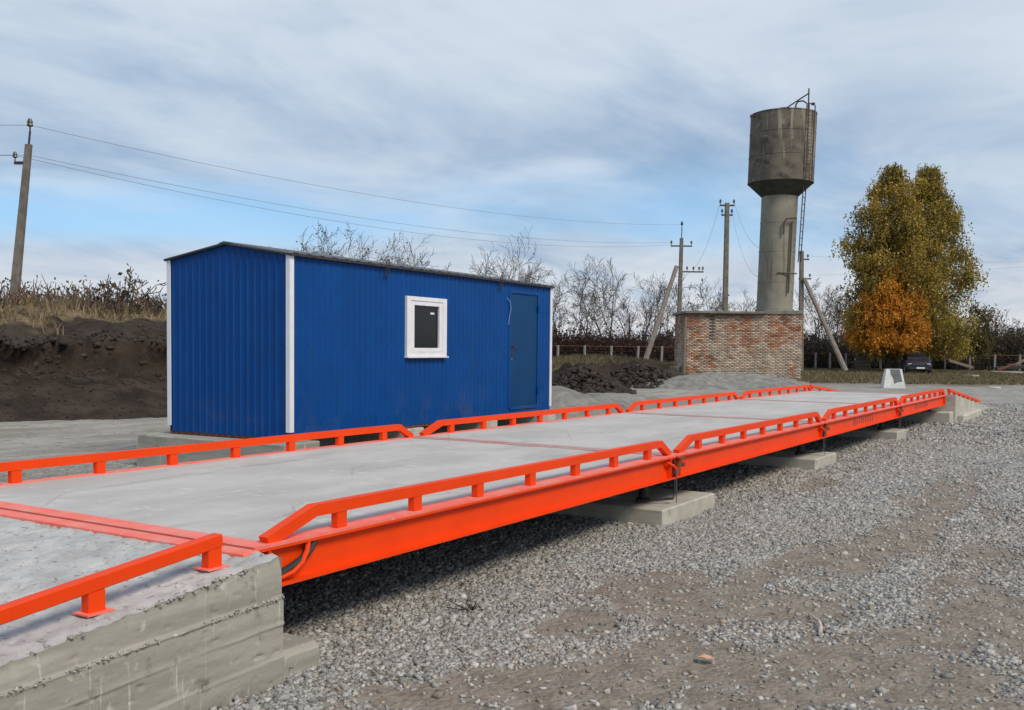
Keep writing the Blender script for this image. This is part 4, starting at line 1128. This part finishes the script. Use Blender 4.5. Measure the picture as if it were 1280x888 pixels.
def leaves_np(P, size, droop=.4):
    n = len(P); a = rng.uniform(0, 6.283, n); el = rng.normal(-droop, .6, n)
    D = np.stack([np.cos(a) * np.cos(el), np.sin(a) * np.cos(el), np.sin(el)], -1)
    W = np.cross(D, rng.normal(0, 1, (n, 3))); W /= np.maximum(np.linalg.norm(W, axis=1), 1e-6)[:, None]
    L = (size * rng.uniform(.7, 1.4, n))[:, None]; w = L * .36
    V = np.stack([P, P + D * L * .5 + W * w, P + D * L, P + D * L * .5 - W * w], 1)
    return V.reshape(-1, 3), np.arange(n * 4).reshape(-1, 4)
def bare_tree(px, dep, topy, seed, label, stems=3, spread=.4, leafy=0, basepx=None, tint=(.12, .10, .085), zbase=.2, levels=4, dens=.9):
    rr = random.Random(seed); top = at_depth(px, topy, dep); h = top[2] - zbase
    segs, tips = grow_tree(h, rr, stems, spread, levels, dens=dens)
    mz = max(s[1][2] for s in segs); k = h / mz
    segs = [(s[0] * k, s[1] * k, s[2], s[3]) for s in segs]
    root = empty('bare_tree', (top[0], top[1], zbase), label, 'tree', 'bare trees along the field edge')
    big = [s for s in segs if s[2] > .03]; small = [s for s in segs if s[2] <= .03]
    if big:
        v, f = tubes_np(big, 5); link('trunk', np_mesh('trunk', v, f, M['twig'], np.tile(np.array(tint) * .8, (len(f), 1))), root)
    v, f = tubes_np(small, 3); link('crown', np_mesh('crown', v, f, M['twig'], np.tile(np.array(tint), (len(f), 1)) * rng.uniform(.75, 1.2, (len(f), 1))), root)
    if leafy:
        tp = np.array([t[0] for t in tips]) * k; tp = tp[tp[:, 2] > h * .35]
        P = tp[rng.integers(0, len(tp), leafy)] + rng.normal(0, .12, (leafy, 3))
        v, f = leaves_np(P, .17); c = np.array([.075, .055, .035]) * rng.uniform(.6, 1.4, (leafy, 1))
        link('dry_leaves', np_mesh('dry_leaves', v, f, M['leaf'], c), root)
    return root
TREES = [
    (404, 80, 297, 0, 2, .25, 'short leafy bare tree showing above the left part of the cabin roof'),
    (432, 82, 283, 260, 2, .3, 'bare tree with many dark leaves above the cabin roof, left of the lifting eye'),
    (455, 82, 276, 240, 2, .25, 'tallest dark-leaved bare tree above the cabin roof'),
    (500, 85, 292, 40, 2, .3, 'thin bare tree above the cabin roof left of the window'),
    (548, 85, 290, 0, 2, .35, 'bare tree above the cabin roof right over the window'),
    (612, 84, 280, 30, 3, .4, 'wide bare tree above the cabin roof near the door'),
    (650, 86, 312, 0, 3, .4, 'bare tree above the far right end of the cabin roof'),
    (700, 92, 335, 0, 3, .4, 'bare tree just right of the blue cabin'),
    (738, 90, 318, 0, 3, .5, 'large spreading bare tree between cabin and braced pole'),
    (768, 94, 322, 0, 2, .4, 'bare tree right of the large spreading one'),
    (792, 92, 334, 0, 3, .45, 'bare tree behind the leaning pole brace'),
    (822, 95, 338, 0, 3, .45, 'bare tree directly left of the braced pole'),
    (868, 95, 352, 0, 3, .4, 'bare tree behind the left end of the brick base'),
    (893, 64, 345, 60, 1, .15, 'slim dark-leaved sapling rising behind the brick base'),
    (930, 95, 356, 0, 3, .4, 'bare tree between the tall pole and the tower column'),
    (1022, 96, 345, 60, 3, .4, 'bare tree right of the tower behind the short pole'),
    (1042, 95, 352, 80, 3, .45, 'bare tree behind the upper end of the right brace'),
    (1064, 97, 366, 60, 3, .4, 'bare tree at the left side of the orange tree'),
    (1215, 96, 385, 0, 2, .35, 'bare tree right of the tall autumn trees'),
    (1262, 110, 392, 60, 3, .4, 'low bare tree at the right edge of the photo'),
]
for i, (px, dep, ty_, lf, st_, spd, lab) in enumerate(TREES): bare_tree(px, dep, ty_, 500 + i, lab, st_, spd, lf)

def thicket(name, pts, hmax, n_tw, n_lf, ctw, clf, label, lsize=.14, seed=0, lean_=.25):
    """mass of upright twigs and leaves; pts: array of base positions (n,3) to draw from"""
    idx = rng.integers(0, len(pts), n_tw); B = pts[idx] + rng.normal(0, .25, (n_tw, 3)) * np.array([1, 1, 0])
    H = hmax * rng.beta(2.2, 1.8, n_tw)
    H *= .6 + .8 * fbm(B[:, 0] * .5, B[:, 1] * .5, 3, 600 + seed)
    D = np.stack([rng.normal(0, lean_, n_tw), rng.normal(0, lean_, n_tw), np.ones(n_tw)], -1); D /= np.linalg.norm(D, axis=1)[:, None]
    P1 = B + D * (H * .55)[:, None]; D2 = D + rng.normal(0, .28, (n_tw, 3)); D2 /= np.linalg.norm(D2, axis=1)[:, None]
    P2 = P1 + D2 * (H * .45)[:, None]
    o = B.mean(0); o[2] = B[:, 2].min()
    segs = [(B[i] - o, P1[i] - o, .026, .017) for i in range(n_tw)] + [(P1[i] - o, P2[i] - o, .017, .009) for i in range(n_tw)]
    v1, f1 = tubes_np(segs, 3)
    c1 = np.repeat(np.array(ctw) * rng.uniform(.6, 1.4, (len(segs), 1)), 3, 0)
    t = rng.uniform(.15, 1, n_lf); j = rng.integers(0, n_tw, n_lf)
    Lp = np.where((t < .55)[:, None], B[j] + (P1[j] - B[j]) * (t / .55)[:, None], P1[j] + (P2[j] - P1[j]) * ((t - .55) / .45)[:, None]) + rng.normal(0, .12, (n_lf, 3)) - o
    v2, f2 = leaves_np(Lp, lsize, .1)
    cc = np.array(clf); pick = rng.integers(0, len(cc), n_lf); c2 = cc[pick] * rng.uniform(.6, 1.35, (n_lf, 1))
    me = np_mesh(name, np.concatenate([v1, v2]), np.concatenate([f1, f2 + len(v1)]), M['leaf'], np.concatenate([c1, c2]))
    ob = link(name, me); ob.location = tuple(o); return tag(ob, label, 'bushes', kind='stuff')
def strip_pts(px0, px1, d0, d1, n, z=.1):
    out = []
    for i in range(n):
        p = at_depth(rng.uniform(px0, px1), 437, rng.uniform(d0, d1)); out.append((p[0], p[1], z))
    return np.array(out)
RED = [(.075, .032, .024), (.055, .03, .022), (.10, .045, .03), (.045, .032, .022)]
DRK = [(.035, .027, .02), (.05, .038, .026), (.065, .052, .03)]
OLV = [(.06, .052, .026), (.085, .06, .03), (.045, .042, .022), (.11, .085, .04)]
TAN = [(.22, .13, .07), (.16, .10, .06), (.26, .19, .11), (.14, .085, .06), (.15, .125, .07)]
thicket('thicket', strip_pts(640, 870, 84, 96, 900), 3.2, 7000, 42000, (.05, .03, .026), RED, 'dark reddish thicket behind the fence left of the brick base', .20, 1)
thicket('thicket', strip_pts(990, 1200, 86, 98, 900), 3.4, 6000, 36000, (.04, .032, .027), DRK, 'dark thicket behind the fence under the autumn trees', .20, 2)
thicket('thicket', strip_pts(1190, 1330, 84, 100, 900), 4.2, 5000, 34000, (.05, .038, .03), OLV, 'olive brown bushes along the field edge at right', .20, 3)
thicket('distant_scrub', strip_pts(-300, 1600, 150, 190, 2500), 7.0, 6000, 16000, (.09, .075, .07), [(.10, .08, .07), (.085, .065, .055)], 'far line of bare scrub along the horizon', .5, 4)
# bushes and dry stalks on the bank
def bank_pts(n, u0, u1, v0, v1):
    return bank_xyz(rng.uniform(u0, u1, n), rng.uniform(v0, v1, n))
thicket('bank_bushes', bank_pts(900, -10, 10, 10, 21), 1.2, 1700, 6500, (.21, .155, .12), TAN, 'dry brown bushes along the top of the soil bank', .11, 5)
thicket('bank_stalks', bank_pts(300, -9, -.8, 5.5, 11), 1.0, 1500, 3000, (.25, .19, .12), TAN, 'tall dry weeds below the leaning pole', .09, 6)
def grass(name, base, n, h, cols, label, w=.012, lean_=.35):
    idx = rng.integers(0, len(base), n); B = base[idx] + rng.normal(0, .10, (n, 3)) * np.array([1, 1, 0])
    a = rng.uniform(0, 6.283, n); L = h * rng.uniform(.5, 1.3, n)
    side = np.stack([np.cos(a), np.sin(a), np.zeros(n)], -1) * w
    lean2 = np.stack([rng.normal(0, lean_, n), rng.normal(0, lean_, n), np.ones(n)], -1); lean2 /= np.linalg.norm(lean2, axis=1)[:, None]
    o = B.mean(0); o[2] = B[:, 2].min(); B = B - o
    bend = lean2 * np.array([2.0, 2.0, .75]); bend /= np.linalg.norm(bend, axis=1)[:, None]
    m1 = B + lean2 * (L * .6)[:, None]; tip = m1 + bend * (L * .5)[:, None]
    V = np.stack([B - side, B + side, m1 + side * .7, m1 - side * .7, tip, tip], 1)
    V[:, 4] = tip + side * .15; V[:, 5] = tip - side * .15
    b0 = (np.arange(n) * 6)[:, None, None]; F_ = (b0 + np.array([[0, 1, 2, 3], [3, 2, 4, 5]])[None]).reshape(-1, 4)
    cc = np.array(cols); c = cc[rng.integers(0, len(cc), n)] * rng.uniform(.7, 1.3, (n, 1))
    ob = link(name, np_mesh(name, V.reshape(-1, 3), F_, M['grassblade'], np.repeat(c, 2, 0))); ob.location = tuple(o)
    return tag(ob, label, 'grass', kind='stuff')
STRAW = [(.27, .20, .11), (.21, .155, .085), (.32, .25, .15), (.15, .115, .06)]
DRYG = [(.14, .115, .055), (.18, .14, .075), (.10, .095, .04), (.22, .17, .095)]
bp = bank_pts(5000, -14, 12, 5.2, 15)
uvc = ((bp[:, :2] - bA[:2]) @ bU, (bp[:, :2] - bA[:2]) @ bV)
bp = bp[bank_cover(uvc[0], uvc[1], 0) > .5]
grass('bank_grass', bp, 20000, .30, STRAW, 'straw coloured dry grass on top of the soil bank', .012)
gp_ = strip_pts(690, 850, 52, 80, 1800, 0.0)
def rise_z(p): return p
grass('verge_grass', strip_pts(1000, 1300, 47, 82, 4000, 0.0), 26000, .14, DRYG, 'short dry grass in front of the fence at right', .016)
gpos = []
c_r = at_depth(745, 437, 62)
for p in gp_:
    u = (p[:2] - c_r[:2]) @ vp; v = (p[:2] - c_r[:2]) @ vw; q = math.hypot(u / 9.0, v / 12.0)
    gpos.append((p[0], p[1], max(0, .85 * float(sstep(np.array(q), 1.0, .05)) - .02)))
grass('rise_grass', np.array(gpos), 16000, .34, DRYG, 'dry grass on the rise left of the brick base', .018)
# whippy shrub on the bank left of the cabin
def shrub(px, dep, topy, zb, seed, label, leafy):
    r_ = bare_tree(px, dep, topy, seed, label, 5, .55, leafy, tint=(.12, .09, .07), zbase=zb, levels=3, dens=.8)
    r_.name = 'shrub'; r_['category'] = 'shrub'; r_['group'] = 'shrubs on the soil bank'; return r_
shrub(150, 31, 335, 2.0, 701, 'tall whippy shrub on the bank left of the cabin', 70)
shrub(196, 34, 372, 2.1, 702, 'small leafy shrub on the bank close to the cabin corner', 120)
shrub(90, 36, 368, 2.1, 703, 'brown shrub on the bank right of the leaning pole', 150)

# autumn trees
def crown_tree(name, px, dep, basey, topy, prof, nstr, label, cols, lsz, hang, trunk_r, zb=None, sticks=4, xoff=0.0):
    """prof: list of (t height fraction, radius m left, radius m right)"""
    top = at_depth(px, topy, dep); zb = 0.0 if zb is None else zb; H = top[2] - zb
    root = empty(name, (top[0], top[1], zb), label, 'tree')
    T = np.array([p[0] for p in prof]); RL = np.array([p[1] for p in prof]); RR = np.array([p[2] for p in prof])
    segs = []; rr = random.Random(int(px))
    p = np.array([0, 0, -.2]); r = trunk_r
    nst = 12
    for i in range(nst):
        q = np.array([rr.gauss(0, .08), rr.gauss(0, .08), H * .92 * (i + 1) / nst]); segs.append((p, q, r, r * .86)); r *= .86
        for _ in range(sticks):
            t = q[2] / H
            if t < prof[0][0]: continue
            az = rr.uniform(0, 6.283); c = math.cos(az); R0 = np.interp(t, T, RR if c > 0 else RL) * .8
            e = q + np.array([(vp[0] * c + vw[0] * math.sin(az)) * R0, (vp[1] * c + vw[1] * math.sin(az)) * R0, rr.uniform(.2, 1.2)])
            m_ = (q + e) / 2 + np.array([0, 0, .35]); segs.append((q, m_, r * .35, r * .22)); segs.append((m_, e, r * .22, .012))
        p = q
    v, f = tubes_np(segs, 6); link('trunk', np_mesh('trunk', v, f, M['bark_dark']), root)
    # hanging strands of leaves, clumped on sub-branches
    ncl = nstr // 34
    t = rng.beta(1.15, 1.25, ncl) * (T[-1] - T[0]) + T[0]; az = rng.uniform(0, 6.283, ncl); c = np.cos(az)
    R0 = np.where(c > 0, np.interp(t, T, RR), np.interp(t, T, RL)); rad = R0 * np.sqrt(rng.uniform(.08, 1.0, ncl)) * (1 + rng.normal(0, .12, ncl))
    C = np.stack([(vp[0] * c + vw[0] * np.sin(az)) * rad, (vp[1] * c + vw[1] * np.sin(az)) * rad, t * H], -1)
    ctone = rng.beta(.9, .9, ncl)
    k = rng.integers(0, ncl, nstr)
    S = C[k] + rng.normal(0, 1, (nstr, 3)) * np.array([.46, .46, .34]) * (.5 + .5 * (R0[k] / R0.max()))[:, None]
    nl = 9; Ls = hang * rng.uniform(.4, 1.3, nstr)
    dirs = np.stack([rng.normal(0, .30, nstr), rng.normal(0, .30, nstr), -np.ones(nstr)], -1)
    P = (S[:, None, :] + dirs[:, None, :] * (Ls[:, None] * np.linspace(0, 1, nl)[None])[:, :, None]).reshape(-1, 3) + rng.normal(0, .05, (nstr * nl, 3))
    tone = np.repeat(np.clip(ctone[k] + rng.normal(0, .14, nstr), 0, 1), nl)
    hfrac = P[:, 2] / H
    keep = P[:, 2] > H * T[0] * .6; P = P[keep]; tone = tone[keep]; hfrac = hfrac[keep]
    v, f = leaves_np(P, lsz, .8)
    c0, c1, c2 = (np.array(q) for q in cols)
    col = c0 * (1 - tone[:, None]) + c1 * tone[:, None]
    pick = rng.random(len(P)) < .14; col[pick] = c2
    col *= rng.uniform(.65, 1.3, (len(P), 1))
    link('crown', np_mesh('crown', v, f, M['leaf'], col), root)
    return root
AD = 74.0
crown_tree('autumn_tree', 1116, AD, 455, 208, [(.10, 1.9, 2.4), (.2, 2.7, 2.8), (.38, 2.9, 3.0), (.52, 2.7, 2.9), (.66, 3.0, 2.4), (.79, 2.2, 2.2), (.90, 1.4, 1.4), (1.0, .3, .3)],
           7800, 'left of the two tall olive autumn trees with drooping twigs', ((.13, .105, .024), (.47, .33, .062), (.60, .42, .09)), .15, .8, .22)
crown_tree('autumn_tree', 1161, AD + 1.5, 455, 203, [(.10, 2.2, 2.4), (.22, 2.8, 3.1), (.38, 2.8, 3.5), (.52, 2.6, 3.4), (.66, 2.6, 2.4), (.78, 2.0, 1.6), (.90, 1.0, .8), (1.0, .2, .2)],
           7800, 'right of the two tall olive autumn trees, the taller one', ((.13, .110, .026), (.46, .34, .066), (.58, .43, .10)), .15, 1.0, .22)
crown_tree('orange_tree', 1113, AD - 1.0, 455, 338, [(.26, 1.9, 1.8), (.32, 2.4, 2.2), (.45, 2.6, 2.4), (.65, 2.3, 2.0), (.85, 1.4, 1.2), (1.0, .4, .3)],
           5200, 'smaller bright orange tree in front of the tall autumn trees', ((.40, .155, .016), (.70, .31, .026), (.74, .42, .05)), .13, .35, .16)
crown_tree('autumn_tree', 1219, AD + 6, 455, 383, [(.35, .4, .5), (.6, 1.0, 1.2), (.85, .9, 1.3), (1.0, .3, .6)],
           420, 'small half bare weeping tree right of the tall autumn trees', ((.085, .07, .02), (.15, .12, .03), (.18, .13, .04)), .16, 1.1, .10)

# ------------------------------------------------------------------ fences
def fence(pxs, dep, topy, boty, label, rails=(.08, .9), mesh_to=None):
    p0 = at_depth(pxs[0], 437, dep); root = empty('wire_fence', (p0[0], p0[1], 0), label, 'fence', 'fence at the field edge'); o = Vector(root.location)
    hh = (boty - topy) / FL * dep; zb = CAM[2] - (boty - 437) / FL * dep
    post = MB().obox((0, 0, hh / 2 - .1), (.15, .15, hh + .2), bev=.015).mesh('post', M['fencepost']); P = []
    for px in pxs:
        q = at_depth(px, 437, dep); P.append(Vector((q[0], q[1], zb)))
        c = link('post', post, root, tuple(P[-1] - o)); c.rotation_euler = (random.gauss(0, .02), random.gauss(0, .02), random.uniform(-.2, .2))
    for zz in rails:
        mb = MB(o); mb.tube([p + UP * (hh * zz) for p in P], .028, 5); mb.build('rail', M['rust'], root)
    for i in range(5):
        mb = MB(o); mb.tube([p + UP * (hh * (.18 + .14 * i)) for p in P], .009, 4); mb.build('strand', M['dark_steel'], root)
fence([664, 697.5, 731, 764, 797, 827, 858], 78, 434, 461, 'concrete post wire fence left of the brick base', rails=(.97,))
fence([1000, 1020, 1038, 1058, 1080, 1101, 1126, 1163, 1182, 1213, 1244, 1275, 1306], 82, 440, 461, 'low concrete post fence at right under the autumn trees', rails=(.95,))

# ------------------------------------------------------------------ car
cp = at_depth(1143.5, 467, 70.2)
car = empty('parked_car', (cp[0], cp[1], 0), 'dark hatchback parked under the autumn trees, front to the camera', 'car')
car.rotation_euler = (0, 0, math.atan2(-(CAM[0] - cp[0]) * 1.0, (CAM[1] - cp[1])) + math.pi + .12)
# local frame: -y is the front
car.rotation_euler = (0, 0, math.atan2(CAM[1] - cp[1], CAM[0] - cp[0]) + math.pi / 2 + .14)
def loft(mb, sections):
    n = len(sections[0]); vs = [p for s in sections for p in s]; fs = []
    for i in range(len(sections) - 1):
        for k in range(n): fs.append((i * n + k, i * n + (k + 1) % n, i * n + n + (k + 1) % n, i * n + n + k))
    fs.append(tuple(range(n - 1, -1, -1))); fs.append(tuple((len(sections) - 1) * n + k for k in range(n))); mb.add(vs, fs)
def sec(y, hw, z0, z1, tuck=.06):
    return [(-hw + tuck, y, z0), (hw - tuck, y, z0), (hw, y, z0 + .18), (hw, y, (z0 + z1) / 2 + .08), (hw - .05, y, z1 - .05), (hw - .14, y, z1), (-hw + .14, y, z1), (-hw + .05, y, z1 - .05), (-hw, y, (z0 + z1) / 2 + .08), (-hw, y, z0 + .18)]
mb = MB(); loft(mb, [sec(-2.0, .70, .28, .66), sec(-1.9, .80, .22, .76), sec(-1.5, .84, .20, .86), sec(-.95, .85, .20, .93), sec(0, .86, .20, .95), sec(1.3, .85, .20, .96), sec(1.85, .80, .24, .95), sec(1.98, .72, .35, .85)])
mb.build('body', M['carpaint'], car, True)
def csec(y, hw, z, z0=.92): return [(-hw - .06, y, z0), (hw + .06, y, z0), (hw, y, z - .10), (hw - .10, y, z), (-hw + .10, y, z), (-hw, y, z - .10)]
mb = MB(); loft(mb, [csec(-.95, .70, 1.0, .90), csec(-.20, .60, 1.42), csec(.2, .60, 1.46), csec(1.1, .59, 1.43), csec(1.75, .62, 1.06)]); mb.build('cabin_shell', M['carpaint'], car, True)
mb = MB(); mb.add([(-.66, -.94, .96), (.66, -.94, .96), (.53, -.27, 1.395), (-.53, -.27, 1.395)], [(0, 1, 2, 3)])
mb.v = [v + Vector((0, -.018, .012)) for v in mb.v]; wsn = MB(); wsn.prism([tuple(v) for v in mb.v], (0, .01, -.006)); wsn.build('windscreen', M['glass'], car)
for s_ in (-1, 1):
    w_ = MB(); w_.prism([(s_ * .735, -.62, .99), (s_ * .735, 1.35, .99), (s_ * .625, 1.05, 1.33), (s_ * .615, -.1, 1.35)], (s_ * .012, 0, 0)); w_.build('side_window', M['glass'], car)
    h_ = MB(); h_.obox((s_ * .60, -1.93, .66), (.26, .10, .13), bev=.03); h_.build('headlight', M['chrome'], car)
    m_ = MB(); m_.obox((s_ * .94, -.62, 1.0), (.16, .09, .12), bev=.03); m_.build('mirror', M['carpaint'], car)
    for yy in (-1.28, 1.28):
        t_ = MB(); 
        vs = []; n = 20; prof_ = [(.17, .0), (.29, .0), (.31, .03), (.31, .17), (.29, .20), (.17, .20)]
        for (r, xo) in prof_:
            for k in range(n): a = 2 * math.pi * k / n; vs.append((s_ * (.66 + xo), yy + r * math.cos(a), .31 + r * math.sin(a)))
        fs = [(i * n + k, i * n + (k + 1) % n, i * n + n + (k + 1) % n, i * n + n + k) for i in range(5) for k in range(n)]
        t_.add(vs, fs); wh = t_.build('wheel', M['rubber'], car, True)
        r_ = MB(); vs = [(s_ * .855, yy + .18 * math.cos(2 * math.pi * k / n), .31 + .18 * math.sin(2 * math.pi * k / n)) for k in range(n)]; r_.prism(vs, (-s_ * .04, 0, 0)); r_.build('rim', M['chrome'], wh)
mb = MB(); mb.obox((0, -1.985, .60), (.70, .06, .12), bev=.02); mb.build('grille', M['rubber'], car)
mb = MB(); mb.obox((0, -2.0, .36), (1.2, .08, .14), bev=.03); mb.build('bumper_intake', M['rubber'], car)
mb = MB(); mb.obox((.08, -2.045, .42), (.52, .012, .112)); mb.build('number_plate', M['plate'], car)

# ------------------------------------------------------------------ small things in the yard
# whitewashed trapezoid block
wp = at_depth(1116, 485, 42.3); wo_ = Vector((wp[0], wp[1], 0)); wb = empty('concrete_barrier', wo_, 'white trapezoid concrete block with dark patch beyond the scale end', 'barrier')
X_ = Vector((vp[0], vp[1], 0)); Y_ = Vector((vw[0], vw[1], 0))
X_, Y_ = (X_ * .985 - Y_ * .174), (Y_ * .985 + X_ * .174)
def wq(x, y, z): return wo_ + X_ * x + Y_ * y + UP * z
mb = MB(wo_)
vs = [wq(-.44, -.36, -.03), wq(.44, -.36, -.03), wq(.44, .36, -.03), wq(-.44, .36, -.03), wq(-.42, -.34, .14), wq(.42, -.34, .14), wq(.42, .34, .14), wq(-.42, .34, .14),
      wq(-.31, -.20, .80), wq(.31, -.20, .80), wq(.31, .20, .80), wq(-.31, .20, .80)]
fs = [(0, 3, 2, 1), (8, 9, 10, 11)] + [(a + i, a + (i + 1) % 4, a + 4 + (i + 1) % 4, a + 4 + i) for a in (0, 4) for i in range(4)]
mb.add(vs, fs); mb.build('block', M['whitewash'], wb)
def fy(z): return -.34 + (z - .14) / .66 * .14
mb = MB(wo_); poly = [(-.17, .79), (.22, .79), (.31, .27), (.12, .24), (-.01, .18), (-.05, .42), (-.15, .58)]
mb.prism([wq(x, fy(z) - .004, z) for (x, z) in poly], Y_ * .006); mb.build('bare_patch', M['slate'], wb)
# stick and leaf on the gravel
def gp3(px, py, dz=0): 
    p = on_z(px, py); return Vector((p[0], p[1], float(ground_z(p[0], p[1])) + dz))
pts = [gp3(1012, 770, .022), gp3(1018, 776, .03), gp3(1024, 782, .034), gp3(1026, 788, .03), gp3(1025, 796, .024)]
mb = MB(pts[2]); mb.tube(pts, [.004, .008, .010, .012, .010], 7)
mb.thing('stick', simple('pale_stick', (.42, .36, .30), (.52, .46, .39), 20, .8), 'short pale bent stick lying on the gravel', 'stick', smooth=True)
lf = gp3(884, 828, .026); mb = MB(lf)
mb.add([lf + Vector(v) for v in ((-.05, -.01, 0), (-.02, -.03, .012), (.03, -.025, .006), (.055, .0, .018), (.02, .03, .004), (-.025, .022, .014), (0, 0, .0))], [(6, 0, 1), (6, 1, 2), (6, 2, 3), (6, 3, 4), (6, 4, 5), (6, 5, 0)])
mb.thing('fallen_leaf', simple('leaf_tan', (.55, .34, .22), (.45, .27, .16), 15, .7), 'single tan fallen leaf on the brown earth', 'leaf')
for i, (px, py, lab) in enumerate(((590, 764, 'dark clump of dead grass on the gravel left of centre'), (345, 838, 'dark root tuft at the foot of the near ramp'))):
    c = gp3(px, py, .0)
    segs = [(np.zeros(3), np.array([random.gauss(0, .07), random.gauss(0, .07), random.uniform(.01, .06)]), .004, .002) for _ in range(26)]
    v, f = tubes_np(segs, 3); o_ = link('weed_tuft', np_mesh('weed_tuft', v, f, M['bark_dark'])); o_.location = c; tag(o_, lab, 'weed')
# scrap timber heap at the far right
def log(px0, py0, px1, py1, dep, r, label, mat='wood', name='timber', cat='timber'):
    a = Vector(at_depth(px0, py0, dep)); b_ = Vector(at_depth(px1, py1, dep)); o = (a + b_) / 2
    o.z = min(a.z, b_.z); mb = MB(o); mb.bar(a, b_, r * 2, r * 1.6, bev=.02); return mb.thing(name, M[mat], label, cat, 'scrap timber at the field edge')
log(1186, 451, 1216, 460, 72, .12, 'grey log leaning low beside the autumn trees')
log(1240, 464.5, 1281, 466.5, 66, .05, 'long pale board lying in front of the scrap heap', 'fencepost')
log(1244, 461, 1290, 458, 67, .14, 'dark beam on the scrap heap at the right edge', 'rubber')
log(1262, 460, 1285, 448, 67, .09, 'grey beam tilted up on the scrap heap', 'wood')
log(1258, 456, 1300, 463, 68, .11, 'dark beam tilted down on the scrap heap', 'dark_steel')
log(1247, 463, 1270, 455, 66.5, .09, 'rusty beam across the scrap heap', 'rust')
for (px, py, dep, s_, lab) in ((1214, 471, 58, .55, 'pale stone slab lying on the dry grass at right'), (1263, 467, 65, .8, 'whitish sheet beside the scrap heap'), (1243, 486, 41, .28, 'small pale stone on the track right of the ramp')):
    c = Vector(on_z(px, py)); mb = MB(c); n = 9
    poly = [c + Vector((math.cos(2 * math.pi * k / n) * s_ * random.uniform(.7, 1.1), math.sin(2 * math.pi * k / n) * s_ * .7 * random.uniform(.7, 1.1), .02)) for k in range(n)]
    mb.prism(poly, (0, 0, .10 * s_ + .03)); mb.thing('stone_slab', M['whitewash'] if s_ != .55 else M['pad'], lab, 'stone slab')
# post and low bench by the left end of the brick base
c = Vector(at_depth(843, 468, 52)); c.z = 0; bench = empty('bench', c, 'small weathered bench at the left end of the brick base', 'bench')
mb = MB(c); mb.obox(c + UP * .62, (.85, .35, .06), X=(vp[0], vp[1], 0), Y=(vw[0], vw[1], 0)); mb.build('seat', M['wood'], bench)
for s_ in (-.3, .3):
    mb = MB(c); mb.obox(c + Vector((vp[0], vp[1], 0)) * s_ + UP * .28, (.09, .28, .62), X=(vp[0], vp[1], 0), Y=(vw[0], vw[1], 0)); mb.build('leg', M['wood'], bench)
c = Vector(at_depth(855, 470, 51.2)); c.z = 0; mb = MB(c)
mb.tube([c - UP * .1, c + UP * 2.2, c + UP * 3.2 + tx * .05], [.09, .08, .07], 8); mb.thing('timber_post', M['wood'], 'thin timber post against the left edge of the brick base', 'post')
# boarded hutch behind the fence
c = Vector(at_depth(1080, 460, 80)); c.z = 0; hut = empty('board_hutch', c, 'low brown boarded hutch by the fence left of the orange tree', 'hutch')
Xh, Yh = Vector((vp[0], vp[1], 0)), Vector((vw[0], vw[1], 0))
for i in range(4):
    mb = MB(c); mb.obox(c + UP * (.16 + .28 * i), (1.1, .05, .25), X=Xh, Y=Yh); mb.build('board', M['wood'], hut)
mb = MB(c); mb.obox(c + UP * 1.22 + Yh * .4, (1.3, 1.0, .06), X=Xh, Y=Yh); mb.build('roof', M['pole'], hut)
mb = MB(c); mb.obox(c + UP * .55 + Yh * .45, (1.05, .8, 1.1), X=Xh, Y=Yh); mb.build('box', M['bark_dark'], hut)
# pale sticks on the bank
a = bank_xyz([-1.2, .1], [3.0, 2.7]); 
mb = MB((a[0] + a[1]) / 2); pa = Vector(at_depth(118, 456, 23.8)); pb_ = Vector(at_depth(130, 463, 23.4)); 
mb = MB((pa + pb_) / 2); mb.tube([pa, (pa + pb_) / 2 + UP * .02, pb_], .022, 6); mb.thing('branch', M['brace'], 'short pale branch stuck in the dark soil bank', 'branch')

bpy.context.view_layer.update()
